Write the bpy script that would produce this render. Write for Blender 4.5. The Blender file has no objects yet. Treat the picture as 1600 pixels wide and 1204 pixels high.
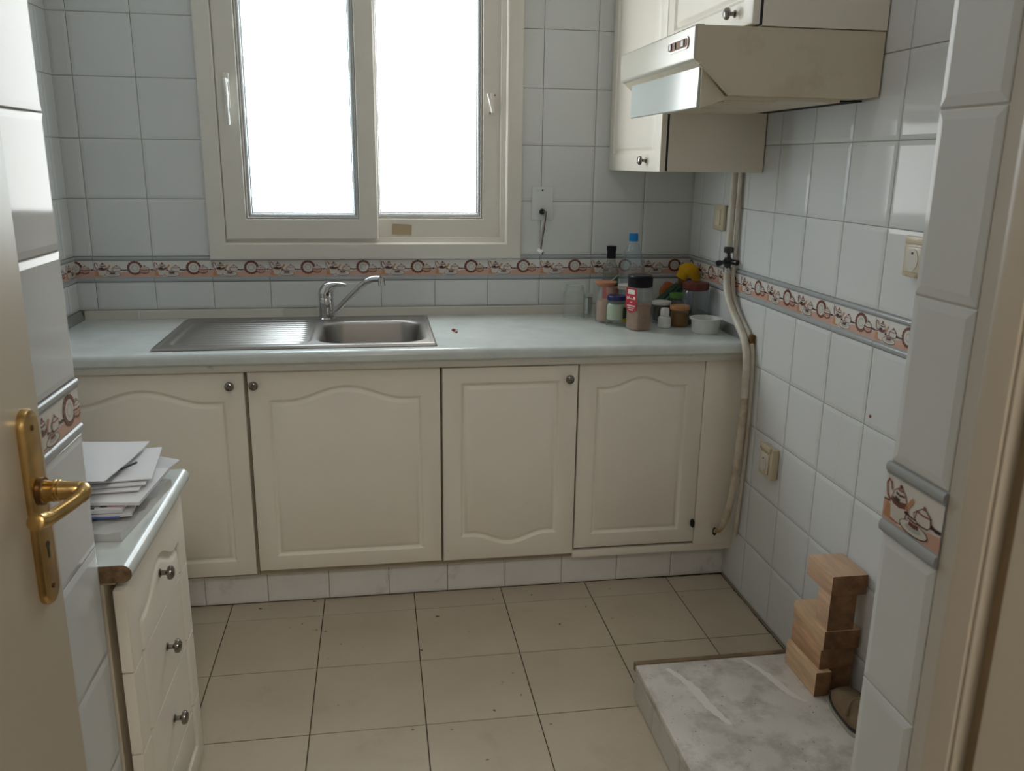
import bpy, bmesh, math, random
from mathutils import Vector, Matrix
random.seed(7)
PI = math.pi
SC = bpy.context.scene
COL = SC.collection

# ------------------------------------------------------------------ camera
def set_camera():
    yaw, pitch, roll = 0.15988, 0.25781, 0.01352
    cy, sy, cp, sp = math.cos(yaw), math.sin(yaw), math.cos(pitch), math.sin(pitch)
    fwd = Vector((sy*cp, cy*cp, -sp)); right = Vector((cy, -sy, 0)); up = right.cross(fwd)
    cr, sr = math.cos(roll), math.sin(roll)
    r2 = right*cr + up*sr; u2 = up*cr - right*sr
    cd = bpy.data.cameras.new('camera'); co = bpy.data.objects.new('camera', cd); COL.objects.link(co)
    m = Matrix((r2, u2, -fwd)).transposed().to_4x4(); m.translation = Vector((0.6456, -3.182, 1.4341))
    co.matrix_world = m
    cd.sensor_fit = 'HORIZONTAL'; cd.sensor_width = 36; cd.lens = 1320.42/1600*36
    cd.clip_start = 0.02
    cd.dof.use_dof = True; cd.dof.focus_distance = 2.9; cd.dof.aperture_fstop = 14
    SC.camera = co
set_camera()

# ------------------------------------------------------------------ world, light, exposure
W = bpy.data.worlds.new('world'); SC.world = W; W.use_nodes = True
W.node_tree.nodes['Background'].inputs[0].default_value = (0.85, 0.92, 1, 1)
W.node_tree.nodes['Background'].inputs[1].default_value = 0.4
PANE_LEFT = (0.80, 0.93, 1.0, 7.4)      # daylight through the frosted panes: r g b strength
PANE_RIGHT = (0.94, 0.97, 0.96, 6.7)
HALL_FILL = 68.0  # strength of the added fill behind the camera
KITCHEN_FILL = 4.0  # strength of the added fill under the kitchen ceiling
SC.view_settings.view_transform = 'Standard'
SC.view_settings.look = 'None'
SC.view_settings.exposure = 0.11
SC.view_settings.gamma = 1.0
SC.view_settings.use_curve_mapping = False
SC.cycles.max_bounces = 12; SC.cycles.diffuse_bounces = 8; SC.cycles.glossy_bounces = 4
SC.cycles.transparent_max_bounces = 24; SC.cycles.transmission_bounces = 8

# ------------------------------------------------------------------ materials
MATS = {}
def srgb(r, g, b):
    f = lambda c: ((c/255+0.055)/1.055)**2.4 if c/255 > 0.04045 else c/255/12.92
    return (f(r), f(g), f(b), 1)
def mat(name, col, rough=0.5, metal=0.0, noise=0.0, nscale=8.0, bump=0.0, bscale=40.0, coat=0.0,
        stain=None, stain_amt=0.0, stain_scale=3.0, stain_lo=0.55, stain_hi=0.75, spec=0.5, stretch=None, speck=None, speck_scale=70, speck_lo=0.70):
    m = bpy.data.materials.new(name); m.use_nodes = True
    nt = m.node_tree; b = nt.nodes['Principled BSDF']
    b.inputs['Base Color'].default_value = (*col[:3], 1)
    b.inputs['Roughness'].default_value = rough; b.inputs['Metallic'].default_value = metal
    b.inputs['Specular IOR Level'].default_value = spec
    if coat: b.inputs['Coat Weight'].default_value = coat; b.inputs['Coat Roughness'].default_value = 0.05
    tc = nt.nodes.new('ShaderNodeTexCoord')
    src = tc.outputs['Object']
    if stretch:
        mp = nt.nodes.new('ShaderNodeMapping'); mp.inputs['Scale'].default_value = stretch
        nt.links.new(src, mp.inputs[0]); src = mp.outputs[0]
    oi = nt.nodes.new('ShaderNodeObjectInfo'); ad = nt.nodes.new('ShaderNodeVectorMath'); ad.operation = 'MULTIPLY_ADD'
    cb = nt.nodes.new('ShaderNodeCombineXYZ')
    for k in range(3): nt.links.new(oi.outputs['Random'], cb.inputs[k])
    nt.links.new(cb.outputs[0], ad.inputs[0]); ad.inputs[1].default_value = (17, 31, 47); nt.links.new(src, ad.inputs[2])
    src = ad.outputs[0]
    cur = None
    def ramp(inp, lo, hi):
        r = nt.nodes.new('ShaderNodeMapRange'); r.inputs[1].default_value = lo; r.inputs[2].default_value = hi
        nt.links.new(inp, r.inputs[0]); return r.outputs[0]
    if noise:
        n = nt.nodes.new('ShaderNodeTexNoise'); n.inputs['Scale'].default_value = nscale; n.inputs['Detail'].default_value = 5
        nt.links.new(src, n.inputs['Vector'])
        mx = nt.nodes.new('ShaderNodeMix'); mx.data_type = 'RGBA'
        mx.inputs[6].default_value = (*[c*(1-noise) for c in col[:3]], 1); mx.inputs[7].default_value = (*[min(1, c*(1+noise)) for c in col[:3]], 1)
        nt.links.new(ramp(n.outputs[0], 0.3, 0.7), mx.inputs[0]); cur = mx.outputs[2]
    if stain:
        n = nt.nodes.new('ShaderNodeTexNoise'); n.inputs['Scale'].default_value = stain_scale; n.inputs['Detail'].default_value = 8; n.inputs['Roughness'].default_value = 0.65
        nt.links.new(src, n.inputs['Vector'])
        mx = nt.nodes.new('ShaderNodeMix'); mx.data_type = 'RGBA'
        if cur: nt.links.new(cur, mx.inputs[6])
        else: mx.inputs[6].default_value = (*col[:3], 1)
        mx.inputs[7].default_value = (*stain[:3], 1)
        mu = nt.nodes.new('ShaderNodeMath'); mu.operation = 'MULTIPLY'; mu.inputs[1].default_value = stain_amt
        nt.links.new(ramp(n.outputs[0], stain_lo, stain_hi), mu.inputs[0]); nt.links.new(mu.outputs[0], mx.inputs[0]); cur = mx.outputs[2]
    if speck:
        n = nt.nodes.new('ShaderNodeTexNoise'); n.inputs['Scale'].default_value = speck_scale; n.inputs['Detail'].default_value = 1
        nt.links.new(src, n.inputs['Vector'])
        mx = nt.nodes.new('ShaderNodeMix'); mx.data_type = 'RGBA'
        if cur: nt.links.new(cur, mx.inputs[6])
        else: mx.inputs[6].default_value = (*col[:3], 1)
        mx.inputs[7].default_value = (*speck[:3], 1)
        nt.links.new(ramp(n.outputs[0], speck_lo, speck_lo+0.06), mx.inputs[0]); cur = mx.outputs[2]
    if cur: nt.links.new(cur, b.inputs['Base Color'])
    if bump:
        n = nt.nodes.new('ShaderNodeTexNoise'); n.inputs['Scale'].default_value = bscale; n.inputs['Detail'].default_value = 2
        nt.links.new(src, n.inputs['Vector'])
        bp = nt.nodes.new('ShaderNodeBump'); bp.inputs['Strength'].default_value = bump; bp.inputs['Distance'].default_value = 0.002
        nt.links.new(n.outputs[0], bp.inputs['Height']); nt.links.new(bp.outputs[0], b.inputs['Normal'])
    MATS[name] = m
    return m
def glassmat(name, tint=(1, 1, 1), opac=0.12, rough=0.02):
    m = bpy.data.materials.new(name); m.use_nodes = True; nt = m.node_tree
    for n in list(nt.nodes):
        if n.type != 'OUTPUT_MATERIAL': nt.nodes.remove(n)
    out = [n for n in nt.nodes if n.type == 'OUTPUT_MATERIAL'][0]
    tr = nt.nodes.new('ShaderNodeBsdfTransparent'); tr.inputs[0].default_value = (*tint, 1)
    df = nt.nodes.new('ShaderNodeBsdfDiffuse'); df.inputs[0].default_value = (*[0.75*t for t in tint], 1)
    gl = nt.nodes.new('ShaderNodeBsdfGlossy'); gl.inputs[1].default_value = rough
    m1 = nt.nodes.new('ShaderNodeMixShader'); m1.inputs[0].default_value = opac
    nt.links.new(tr.outputs[0], m1.inputs[1]); nt.links.new(df.outputs[0], m1.inputs[2])
    lw = nt.nodes.new('ShaderNodeLayerWeight'); pw = nt.nodes.new('ShaderNodeMath'); pw.operation = 'POWER'; pw.inputs[1].default_value = 3.0
    nt.links.new(lw.outputs['Facing'], pw.inputs[0])
    ma = nt.nodes.new('ShaderNodeMath'); ma.operation = 'MULTIPLY_ADD'; ma.inputs[1].default_value = 0.80; ma.inputs[2].default_value = 0.055
    nt.links.new(pw.outputs[0], ma.inputs[0])
    m2 = nt.nodes.new('ShaderNodeMixShader'); nt.links.new(ma.outputs[0], m2.inputs[0])
    nt.links.new(m1.outputs[0], m2.inputs[1]); nt.links.new(gl.outputs[0], m2.inputs[2]); nt.links.new(m2.outputs[0], out.inputs[0])
    MATS[name] = m; return m
def panemat(name, c):
    m = bpy.data.materials.new(name); m.use_nodes = True; nt = m.node_tree; b = nt.nodes['Principled BSDF']
    b.inputs['Base Color'].default_value = (0.7, 0.72, 0.72, 1); b.inputs['Roughness'].default_value = 0.15
    b.inputs['Emission Color'].default_value = (*c[:3], 1); b.inputs['Emission Strength'].default_value = c[3]
    MATS[name] = m; return m

mat('tile', (0.67, 0.685, 0.685), 0.07, spec=0.10, bump=0.05, bscale=9, noise=0.02, nscale=3)
mat('kick_tile', (0.80, 0.79, 0.785), 0.25, noise=0.03, stain=(0.22, 0.17, 0.11), stain_amt=0.5, stain_scale=9, stain_lo=0.58, stain_hi=0.8)
mat('grout', (0.33, 0.315, 0.29), 0.9)
mat('border_white', (0.72, 0.69, 0.66), 0.12, spec=0.25)
mat('border_grey', (0.40, 0.42, 0.43), 0.16, spec=0.25)
mat('ink_pink', (0.60, 0.37, 0.29), 0.12)
mat('ink_brown', (0.16, 0.055, 0.045), 0.12)
mat('ink_dark', (0.055, 0.03, 0.035), 0.12)
mat('ink_rose', (0.30, 0.12, 0.09), 0.12)
mat('ink_cream', (0.64, 0.60, 0.55), 0.12)
mat('ink_orange', (0.52, 0.27, 0.14), 0.12)
mat('ink_grey', (0.42, 0.43, 0.42), 0.12)
mat('floor_tile', (0.50, 0.43, 0.335), 0.24, noise=0.05, nscale=5, stain=(0.22, 0.15, 0.08), stain_amt=0.35, stain_scale=4, stain_lo=0.6, stain_hi=0.85, speck=(0.16, 0.11, 0.07), speck_scale=38, speck_lo=0.765)
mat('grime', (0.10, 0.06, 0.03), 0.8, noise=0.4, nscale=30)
mat('floor_grout', (0.055, 0.038, 0.022), 0.9)
mat('cabinet', (0.82, 0.77, 0.68), 0.38, noise=0.02, nscale=4, stain=(0.30, 0.22, 0.13), stain_amt=0.35, stain_scale=26, stain_lo=0.68, stain_hi=0.85)
mat('cabinet_inner', (0.40, 0.34, 0.25), 0.6)
mat('hood', (0.66, 0.59, 0.465), 0.34, stain=(0.30, 0.22, 0.12), stain_amt=0.4, stain_scale=5)
mat('hood_front', (0.56, 0.54, 0.46), 0.2, spec=0.3)
mat('visor', (0.58, 0.63, 0.61), 0.12, spec=0.3)
mat('counter', (0.61, 0.65, 0.635), 0.20, noise=0.07, nscale=9, stain=(0.45, 0.52, 0.51), stain_amt=0.5, stain_scale=6, stain_lo=0.5, stain_hi=0.7)
mat('counter_edge', (0.60, 0.57, 0.50), 0.3, stain=(0.14, 0.09, 0.05), stain_amt=0.8, stain_scale=14, stain_lo=0.62, stain_hi=0.72)
mat('chipboard', (0.17, 0.105, 0.055), 0.85, noise=0.4, nscale=90)
mat('strip_cream', (0.58, 0.55, 0.49), 0.3)
mat('strip_grey', (0.22, 0.23, 0.22), 0.25)
mat('pvc', (0.73, 0.695, 0.63), 0.28, noise=0.02, stain=(0.34, 0.24, 0.16), stain_amt=0.35, stain_scale=5, stain_lo=0.62, stain_hi=0.85)
mat('pvc_white', (0.72, 0.71, 0.66), 0.25)
mat('gasket', (0.10, 0.10, 0.10), 0.5)
mat('alu', (0.62, 0.63, 0.63), 0.25, metal=0.7)
mat('tape', (0.44, 0.35, 0.22), 0.5)
mat('steel', (0.36, 0.34, 0.32), 0.38, metal=1.0, bump=0.02, bscale=60)
mat('chrome', (0.62, 0.62, 0.62), 0.10, metal=1.0)
mat('pewter', (0.24, 0.22, 0.20), 0.2, metal=1.0)
mat('brass', (0.55, 0.36, 0.14), 0.27, metal=1.0, noise=0.2, nscale=30)
mat('brass_dark', (0.13, 0.07, 0.03), 0.4, metal=0.8)
mat('black', (0.012, 0.012, 0.012), 0.35)
mat('black_hole', (0.01, 0.008, 0.006), 0.9)
mat('door_paint', (0.52, 0.45, 0.34), 0.42, noise=0.02)
mat('frame_paint', (0.44, 0.39, 0.31), 0.42, noise=0.03, stain=(0.26, 0.18, 0.10), stain_amt=0.4, stain_scale=5)
mat('frame_brown', (0.24, 0.175, 0.10), 0.5, noise=0.1)
mat('plaster', (0.55, 0.51, 0.45), 0.8, noise=0.03)
mat('ceiling', (0.72, 0.70, 0.66), 0.9)
mat('hall_wall', (0.62, 0.60, 0.56), 0.9)
mat('socket', (0.60, 0.51, 0.36), 0.35, stain=(0.16, 0.08, 0.04), stain_amt=0.85, stain_scale=22, stain_lo=0.55, stain_hi=0.68)
mat('switch', (0.56, 0.49, 0.33), 0.35)
mat('socket_face', (0.62, 0.56, 0.44), 0.3)
mat('hose', (0.64, 0.59, 0.51), 0.4, stain=(0.36, 0.24, 0.10), stain_amt=0.6, stain_scale=6, stain_lo=0.5, stain_hi=0.7)
mat('hose_brown', (0.60, 0.53, 0.43), 0.45, stain=(0.34, 0.21, 0.09), stain_amt=0.85, stain_scale=9, stain_lo=0.45, stain_hi=0.62)
mat('dark_metal', (0.09, 0.085, 0.08), 0.3, metal=1.0)
mat('marble', (0.63, 0.59, 0.54), 0.5, noise=0.14, nscale=6, stain=(0.22, 0.17, 0.125), stain_amt=0.9, stain_scale=11, stain_lo=0.47, stain_hi=0.76, bump=0.15, bscale=30, speck=(0.16, 0.12, 0.09), speck_scale=95, speck_lo=0.74)
mat('rim_brown', (0.20, 0.135, 0.075), 0.7, noise=0.35, nscale=18)
mat('plinth_side', (0.55, 0.53, 0.48), 0.3, stain=(0.3, 0.24, 0.16), stain_amt=0.5, stain_scale=8)
mat('streak', (0.74, 0.71, 0.67), 0.7)
mat('pine_a', (0.62, 0.41, 0.275), 0.6, noise=0.16, nscale=5, stretch=(14, 1.5, 14), stain=(0.24, 0.10, 0.04), stain_amt=0.6, stain_scale=2.2, stain_lo=0.62, stain_hi=0.8)
mat('pine_b', (0.50, 0.30, 0.175), 0.6, noise=0.2, nscale=5, stretch=(14, 1.5, 14), stain=(0.17, 0.06, 0.02), stain_amt=0.7, stain_scale=2.2, stain_lo=0.55, stain_hi=0.75)
mat('pine_c', (0.64, 0.43, 0.265), 0.6, noise=0.16, nscale=5, stretch=(14, 1.5, 14), stain=(0.3, 0.13, 0.05), stain_amt=0.5, stain_scale=2.2)
mat('pine_end', (0.24, 0.125, 0.06), 0.7, noise=0.3, nscale=25, stain=(0.09, 0.03, 0.012), stain_amt=0.8, stain_scale=9, stain_lo=0.5, stain_hi=0.68)
mat('felt', (0.17, 0.115, 0.065), 0.95, noise=0.3, nscale=14, bump=0.5, bscale=120)
mat('sole', (0.36, 0.34, 0.28), 0.7)
mat('welt', (0.03, 0.025, 0.02), 0.6)
mat('paper', (0.72, 0.72, 0.74), 0.7, noise=0.02)
mat('paper_grey', (0.60, 0.60, 0.62), 0.7, noise=0.03)
mat('paper_yellow', (0.62, 0.55, 0.34), 0.6)
mat('print_blue', (0.10, 0.15, 0.42), 0.6)
mat('print_pink', (0.60, 0.24, 0.26), 0.6)
mat('print_black', (0.05, 0.05, 0.06), 0.6)
mat('bag', (0.55, 0.55, 0.53), 0.3)
mat('cork', (0.46, 0.20, 0.10), 0.6, noise=0.1)
mat('lid_blue', (0.012, 0.016, 0.10), 0.3)
mat('lid_white', (0.60, 0.59, 0.54), 0.35)
mat('lid_green', (0.06, 0.17, 0.025), 0.4)
mat('lid_red', (0.11, 0.02, 0.012), 0.4)
mat('lid_gold', (0.42, 0.21, 0.09), 0.35)
mat('cap_blue', (0.0, 0.22, 0.62), 0.3)
mat('cap_black', (0.008, 0.008, 0.010), 0.3, spec=0.2)
mat('label_red', (0.42, 0.012, 0.03), 0.4)
mat('label_white', (0.68, 0.66, 0.62), 0.5)
mat('label_green', (0.02, 0.12, 0.05), 0.4)
mat('label_yellow', (0.62, 0.42, 0.02), 0.5)
mat('powder_brown', (0.32, 0.17, 0.10), 0.9, noise=0.1, nscale=60)
mat('powder_pink', (0.42, 0.27, 0.21), 0.9)
mat('pale_green', (0.42, 0.46, 0.38), 0.6)
mat('dark_green', (0.006, 0.045, 0.02), 0.35)
mat('dark_liquid', (0.03, 0.025, 0.018), 0.25)
mat('amber_fill', (0.20, 0.13, 0.04), 0.35)
mat('plastic_white', (0.66, 0.665, 0.65), 0.3)
mat('plastic_pink', (0.45, 0.20, 0.15), 0.4)
mat('sponge', (0.72, 0.42, 0.01), 0.9, bump=0.6, bscale=150)
mat('rag_blue', (0.01, 0.05, 0.24), 0.7)
mat('rag_brown', (0.16, 0.075, 0.02), 0.8)
mat('packet_orange', (0.52, 0.16, 0.05), 0.4)
mat('packet_red', (0.5, 0.03, 0.03), 0.4)
mat('crumb', (0.26, 0.06, 0.03), 0.7)
glassmat('glass', (0.96, 0.98, 0.965), 0.07)
glassmat('glass_green', (0.93, 0.98, 0.93), 0.05)
glassmat('glass_dark', (0.74, 0.76, 0.70), 0.07)
glassmat('glass_amber', (0.66, 0.46, 0.20), 0.18)
glassmat('pet', (0.88, 0.94, 0.97), 0.11, 0.06)
panemat('pane_cool', PANE_LEFT)
panemat('pane_warm', PANE_RIGHT)

# ------------------------------------------------------------------ helpers
def wloc(o):
    v = Vector((0, 0, 0))
    while o is not None: v = v + o.location; o = o.parent
    return v
def tag(o, label, cat, group=None, kind=None):
    o['label'] = label; o['category'] = cat
    if group: o['group'] = group
    if kind: o['kind'] = kind
    return o
def thing(name, loc, label, cat, group=None, kind=None):
    o = bpy.data.objects.new(name, None); COL.objects.link(o); o.location = loc; o.empty_display_size = 0.05
    return tag(o, label, cat, group, kind)
def obj(name, bm, mats, parent=None, smooth=35, label=None):
    if isinstance(mats, str): mats = [mats]
    bmesh.ops.recalc_face_normals(bm, faces=bm.faces)
    xs = [v.co for v in bm.verts]
    lo = Vector([min(c[i] for c in xs) for i in range(3)]); hi = Vector([max(c[i] for c in xs) for i in range(3)])
    org = Vector(((lo.x+hi.x)/2, (lo.y+hi.y)/2, lo.z))
    bmesh.ops.translate(bm, verts=bm.verts, vec=-org)
    me = bpy.data.meshes.new(name); bm.to_mesh(me); bm.free()
    for m in mats: me.materials.append(MATS[m])
    if smooth is not None:
        for p in me.polygons: p.use_smooth = True
        me.set_sharp_from_angle(angle=math.radians(smooth))
    o = bpy.data.objects.new(name, me); COL.objects.link(o)
    if parent is not None: o.parent = parent; o.location = org - wloc(parent)
    else: o.location = org
    if label: o['label'] = label
    return o
def B(): return bmesh.new()
def box(bm, x0, x1, y0, y1, z0, z1, bev=0.0, seg=2, mi=0):
    vs = [bm.verts.new((x, y, z)) for x in (x0, x1) for y in (y0, y1) for z in (z0, z1)]
    fs = [bm.faces.new([vs[i] for i in q]) for q in ((0, 1, 3, 2), (4, 6, 7, 5), (0, 4, 5, 1), (2, 3, 7, 6), (0, 2, 6, 4), (1, 5, 7, 3))]
    for f in fs: f.material_index = mi
    if bev:
        es = list({e for f in fs for e in f.edges})
        r = bmesh.ops.bevel(bm, geom=es, offset=bev, segments=seg, profile=0.5, affect='EDGES')
        for f in r['faces']: f.material_index = mi
    return vs
def lathe(bm, prof, c, n=24, mi=0, sx=1.0, sy=1.0, axis='z', close=True, rot=0.0, power=2.0):
    cx, cy, cz = c; rings = []
    def place(a, b, h):
        if axis == 'z': return (cx+a, cy+b, cz+h)
        if axis == 'x': return (cx+h, cy+a, cz+b)
        return (cx+a, cy+h, cz+b)
    for r, h in prof:
        if r < 1e-6: rings.append([bm.verts.new(place(0, 0, h))]); continue
        ring = []
        for i in range(n):
            t = 2*PI*i/n + rot; ct, st = math.cos(t), math.sin(t)
            k = 1.0 if power == 2.0 else (abs(ct)**power + abs(st)**power)**(-1/power)
            ring.append(bm.verts.new(place(r*k*ct*sx, r*k*st*sy, h)))
        rings.append(ring)
    for a, b in zip(rings, rings[1:]):
        for i in range(n):
            j = (i+1) % n
            if len(a) == 1 and len(b) == 1: continue
            if len(a) == 1: f = bm.faces.new((a[0], b[i], b[j]))
            elif len(b) == 1: f = bm.faces.new((a[i], a[j], b[0]))
            else: f = bm.faces.new((a[i], a[j], b[j], b[i]))
            f.material_index = mi
    if close:
        for rg in (rings[0], rings[-1]):
            if len(rg) > 2: bm.faces.new(rg).material_index = mi
def tube(bm, pts, rad, n=12, mi=0, flat=1.0):
    pts = [Vector(p) for p in pts]; rings = []
    if not isinstance(rad, (list, tuple)): rad = [rad]*len(pts)
    prev = None
    for i, p in enumerate(pts):
        t = (pts[min(i+1, len(pts)-1)] - pts[max(i-1, 0)]).normalized()
        if prev is None:
            a = t.cross(Vector((0, 0, 1)))
            if a.length < 1e-3: a = t.cross(Vector((0, 1, 0)))
            a.normalize()
        else: a = (prev - t*prev.dot(t)).normalized()
        b = t.cross(a); prev = a
        rings.append([bm.verts.new(p + (a*math.cos(2*PI*k/n) + b*math.sin(2*PI*k/n)*flat)*rad[i]) for k in range(n)])
    for a, b in zip(rings, rings[1:]):
        for i in range(n): bm.faces.new((a[i], a[(i+1) % n], b[(i+1) % n], b[i])).material_index = mi
    bm.faces.new(rings[0]).material_index = mi; bm.faces.new(rings[-1]).material_index = mi
def smoothpath(ctrl, n=8):
    P = [Vector(p) for p in ctrl]; P = [P[0]*2-P[1]] + P + [P[-1]*2-P[-2]]; out = []
    for i in range(1, len(P)-2):
        for k in range(n):
            t = k/n; a, b, c, d = P[i-1:i+3]
            out.append(0.5*((2*b)+(c-a)*t+(2*a-5*b+4*c-d)*t*t+(3*b-a-3*c+d)*t**3))
    out.append(P[-2]); return out
def prism(bm, poly, mp, a, b, mi=0, cap=True):
    """extrude 2d polygon: mp(u, v, w) -> xyz, from w=a to w=b"""
    A = [bm.verts.new(mp(u, v, a)) for u, v in poly]; Bv = [bm.verts.new(mp(u, v, b)) for u, v in poly]
    n = len(poly)
    for i in range(n): bm.faces.new((A[i], A[(i+1) % n], Bv[(i+1) % n], Bv[i])).material_index = mi
    if cap: bm.faces.new(A).material_index = mi; bm.faces.new(Bv).material_index = mi

class Frame:
    """a wall plane: u runs to the viewer's right, v up, d out of the wall"""
    def __init__(s, O, U): s.O = Vector(O); s.U = Vector(U); s.V = Vector((0, 0, 1)); s.N = s.U.cross(s.V)
    def __call__(s, u, v, d=0.0): return s.O + s.U*u + s.V*v + s.N*d
F_BACK = Frame((0, 0, 0), (1, 0, 0))
F_RIGHT = Frame((1.857, 0, 0), (0, -1, 0))
F_LEFT = Frame((-0.405, 0, 0), (0, 1, 0))
F_PL = Frame((0.165, 0, 0), (0, 1, 0))
F_PR = Frame((1.25, 0, 0), (0, -1, 0))
ZBB, ZBT = 1.004, 1.0955
GAP = 0.0011
TILE_CACHE = {}
def rings_mesh(name, fr, w, h, rings, m):
    """stepped rectangular cushion centred on the origin; rings = (inset, height)"""
    vs = []; fs = []
    for ins, d in rings:
        for su, sv in ((-1, -1), (1, -1), (1, 1), (-1, 1)):
            vs.append(fr.U*su*(w/2-ins) + fr.V*sv*(h/2-ins) + fr.N*d)
    for k in range(len(rings)-1):
        for i in range(4):
            j = (i+1) % 4; fs.append((4*k+i, 4*k+j, 4*k+4+j, 4*k+4+i))
    k = 4*(len(rings)-1); fs.append((k, k+1, k+2, k+3))
    me = bpy.data.meshes.new(name); me.from_pydata([tuple(v) for v in vs], [], fs); me.materials.append(MATS[m]); return me
def put(name, me, loc, parent):
    o = bpy.data.objects.new(name, me); COL.objects.link(o); o.parent = parent; o.location = Vector(loc) - wloc(parent); return o
def wall_tile(fr, u0, u1, v0, v1, parent, m='tile', name='tile', wob=0.0016):
    w, h = round(u1-u0-2*GAP, 4), round(v1-v0-2*GAP, 4)
    if w < 0.006 or h < 0.006: return
    key = (tuple(fr.U), w, h, m); b = min(0.011, w/3, h/3)
    if key not in TILE_CACHE:
        TILE_CACHE[key] = rings_mesh(name, fr, w, h, ((0, -0.001), (0, 0.0014), (0.0012, 0.0022), (b, 0.0040)), m)
    o = put(name, TILE_CACHE[key], fr((u0+u1)/2, (v0+v1)/2, 0), parent)
    o.rotation_euler = [random.uniform(-wob, wob) for _ in range(3)]
def lines(a, b, start, step):
    k = math.floor((a-start)/step); xs = [a]
    while True:
        k += 1; x = start + k*step
        if x >= b-0.004: break
        if x > a+0.004: xs.append(x)
    return xs + [b]

# ------------------------------------------------------------------ the printed border
def motif_bm():
    """one 20 cm repeat of the printed crockery frieze, in (u, v); v from 0 to 0.058"""
    bm = B(); lay = [0]
    def poly(pts, mi):
        lay[0] += 1; d = 0.00012*lay[0]**0.5
        f = bm.faces.new([bm.verts.new((x, y, d)) for x, y in pts]); f.material_index = mi
    def ell(cx, cy, rx, ry, mi, n=20, a0=0, a1=2*PI): poly([(cx+rx*math.cos(a0+(a1-a0)*i/n), cy+ry*math.sin(a0+(a1-a0)*i/n)) for i in range(n + (0 if a1-a0 > 6.2 else 1))], mi)
    def stroke(pts, w, mi):
        L, R = [], []
        for i, p in enumerate(pts):
            q0, q1 = pts[max(i-1, 0)], pts[min(i+1, len(pts)-1)]; dx, dy = q1[0]-q0[0], q1[1]-q0[1]; l = math.hypot(dx, dy) or 1
            nx, ny = -dy/l*w*0.68, dx/l*w*0.68; L.append((p[0]+nx, p[1]+ny)); R.append((p[0]-nx, p[1]-ny))
        for i in range(len(pts)-1): poly([L[i], L[i+1], R[i+1], R[i]], mi)
    PINK, BRN, DRK, ROSE, CRM, ORG, GRY = range(7)
    # pink cloth along the bottom
    poly([(0, 0), (0.2, 0), (0.2, 0.021), (0.17, 0.023), (0.115, 0.021), (0.085, 0.017), (0.06, 0.012), (0.045, 0.002), (0.03, 0.002), (0.022, 0.02), (0, 0.025)], PINK)
    poly([(0.002, 0.004), (0.022, 0.003), (0.026, 0.012), (0.02, 0.021), (0.006, 0.024)], ORG)
    stroke([(0.0, 0.0255), (0.012, 0.026), (0.03, 0.024), (0.05, 0.0225), (0.075, 0.021), (0.1, 0.026), (0.14, 0.0255), (0.17, 0.024), (0.2, 0.027)], 0.0016, BRN)
    # tall coffee pot
    poly([(0.017, 0.005), (0.041, 0.005), (0.046, 0.028), (0.04, 0.043), (0.034, 0.048), (0.026, 0.048), (0.019, 0.043), (0.013, 0.028)], CRM)
    stroke([(0.016, 0.032), (0.02, 0.029), (0.03, 0.0275), (0.044, 0.031)], 0.0055, BRN)
    stroke([(0.022, 0.041), (0.03, 0.0395), (0.039, 0.041)], 0.002, DRK)
    stroke([(0.024, 0.0465), (0.03, 0.0455), (0.036, 0.0465)], 0.0018, ROSE)
    ell(0.030, 0.0505, 0.003, 0.003, BRN, 10)
    stroke([(0.013, 0.026), (0.006, 0.034), (0.003, 0.046), (0.006, 0.053), (0.011, 0.05), (0.014, 0.041)], 0.0022, ROSE)
    stroke([(0.044, 0.027), (0.049, 0.036), (0.055, 0.044)], 0.0042, ORG)
    stroke([(0.017, 0.006), (0.029, 0.0045), (0.041, 0.006)], 0.0012, ROSE)
    stroke([(0.013, 0.028), (0.019, 0.043), (0.026, 0.048), (0.034, 0.048), (0.04, 0.043), (0.046, 0.028), (0.041, 0.005)], 0.0009, ROSE)
    stroke([(0.021, 0.034), (0.026, 0.0325), (0.031, 0.032)], 0.0045, DRK)
    # cup and saucer
    ell(0.061, 0.009, 0.027, 0.0085, DRK); ell(0.061, 0.0094, 0.0255, 0.0073, CRM); ell(0.061, 0.010, 0.015, 0.0042, GRY)
    poly([(0.05, 0.019), (0.072, 0.019), (0.069, 0.011), (0.053, 0.011)], CRM)
    stroke([(0.049, 0.0195), (0.061, 0.018), (0.073, 0.0195)], 0.0016, BRN); stroke([(0.052, 0.0145), (0.061, 0.0135), (0.07, 0.0145)], 0.004, BRN)
    ell(0.046, 0.024, 0.0045, 0.0022, DRK, 10)
    # covered saucepan with long handle
    poly([(0.064, 0.034), (0.088, 0.034), (0.09, 0.025), (0.085, 0.02), (0.067, 0.02), (0.062, 0.025)], CRM)
    poly([(0.065, 0.035), (0.087, 0.035), (0.08, 0.0405), (0.072, 0.0405)], CRM)
    stroke([(0.062, 0.0345), (0.076, 0.033), (0.09, 0.0345)], 0.0015, ROSE); ell(0.076, 0.0425, 0.0025, 0.0025, ROSE, 10)
    stroke([(0.062, 0.033), (0.0585, 0.03), (0.06, 0.025), (0.063, 0.025)], 0.0013, ROSE)
    stroke([(0.066, 0.0205), (0.076, 0.0195), (0.086, 0.0205)], 0.0014, BRN)
    stroke([(0.089, 0.027), (0.1, 0.0245), (0.122, 0.027)], 0.0028, DRK)
    stroke([(0.064, 0.034), (0.062, 0.025), (0.067, 0.02), (0.085, 0.02), (0.09, 0.025), (0.088, 0.034)], 0.0010, BRN)
    stroke([(0.065, 0.035), (0.072, 0.0405), (0.08, 0.0405), (0.087, 0.035)], 0.0009, BRN)
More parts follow.
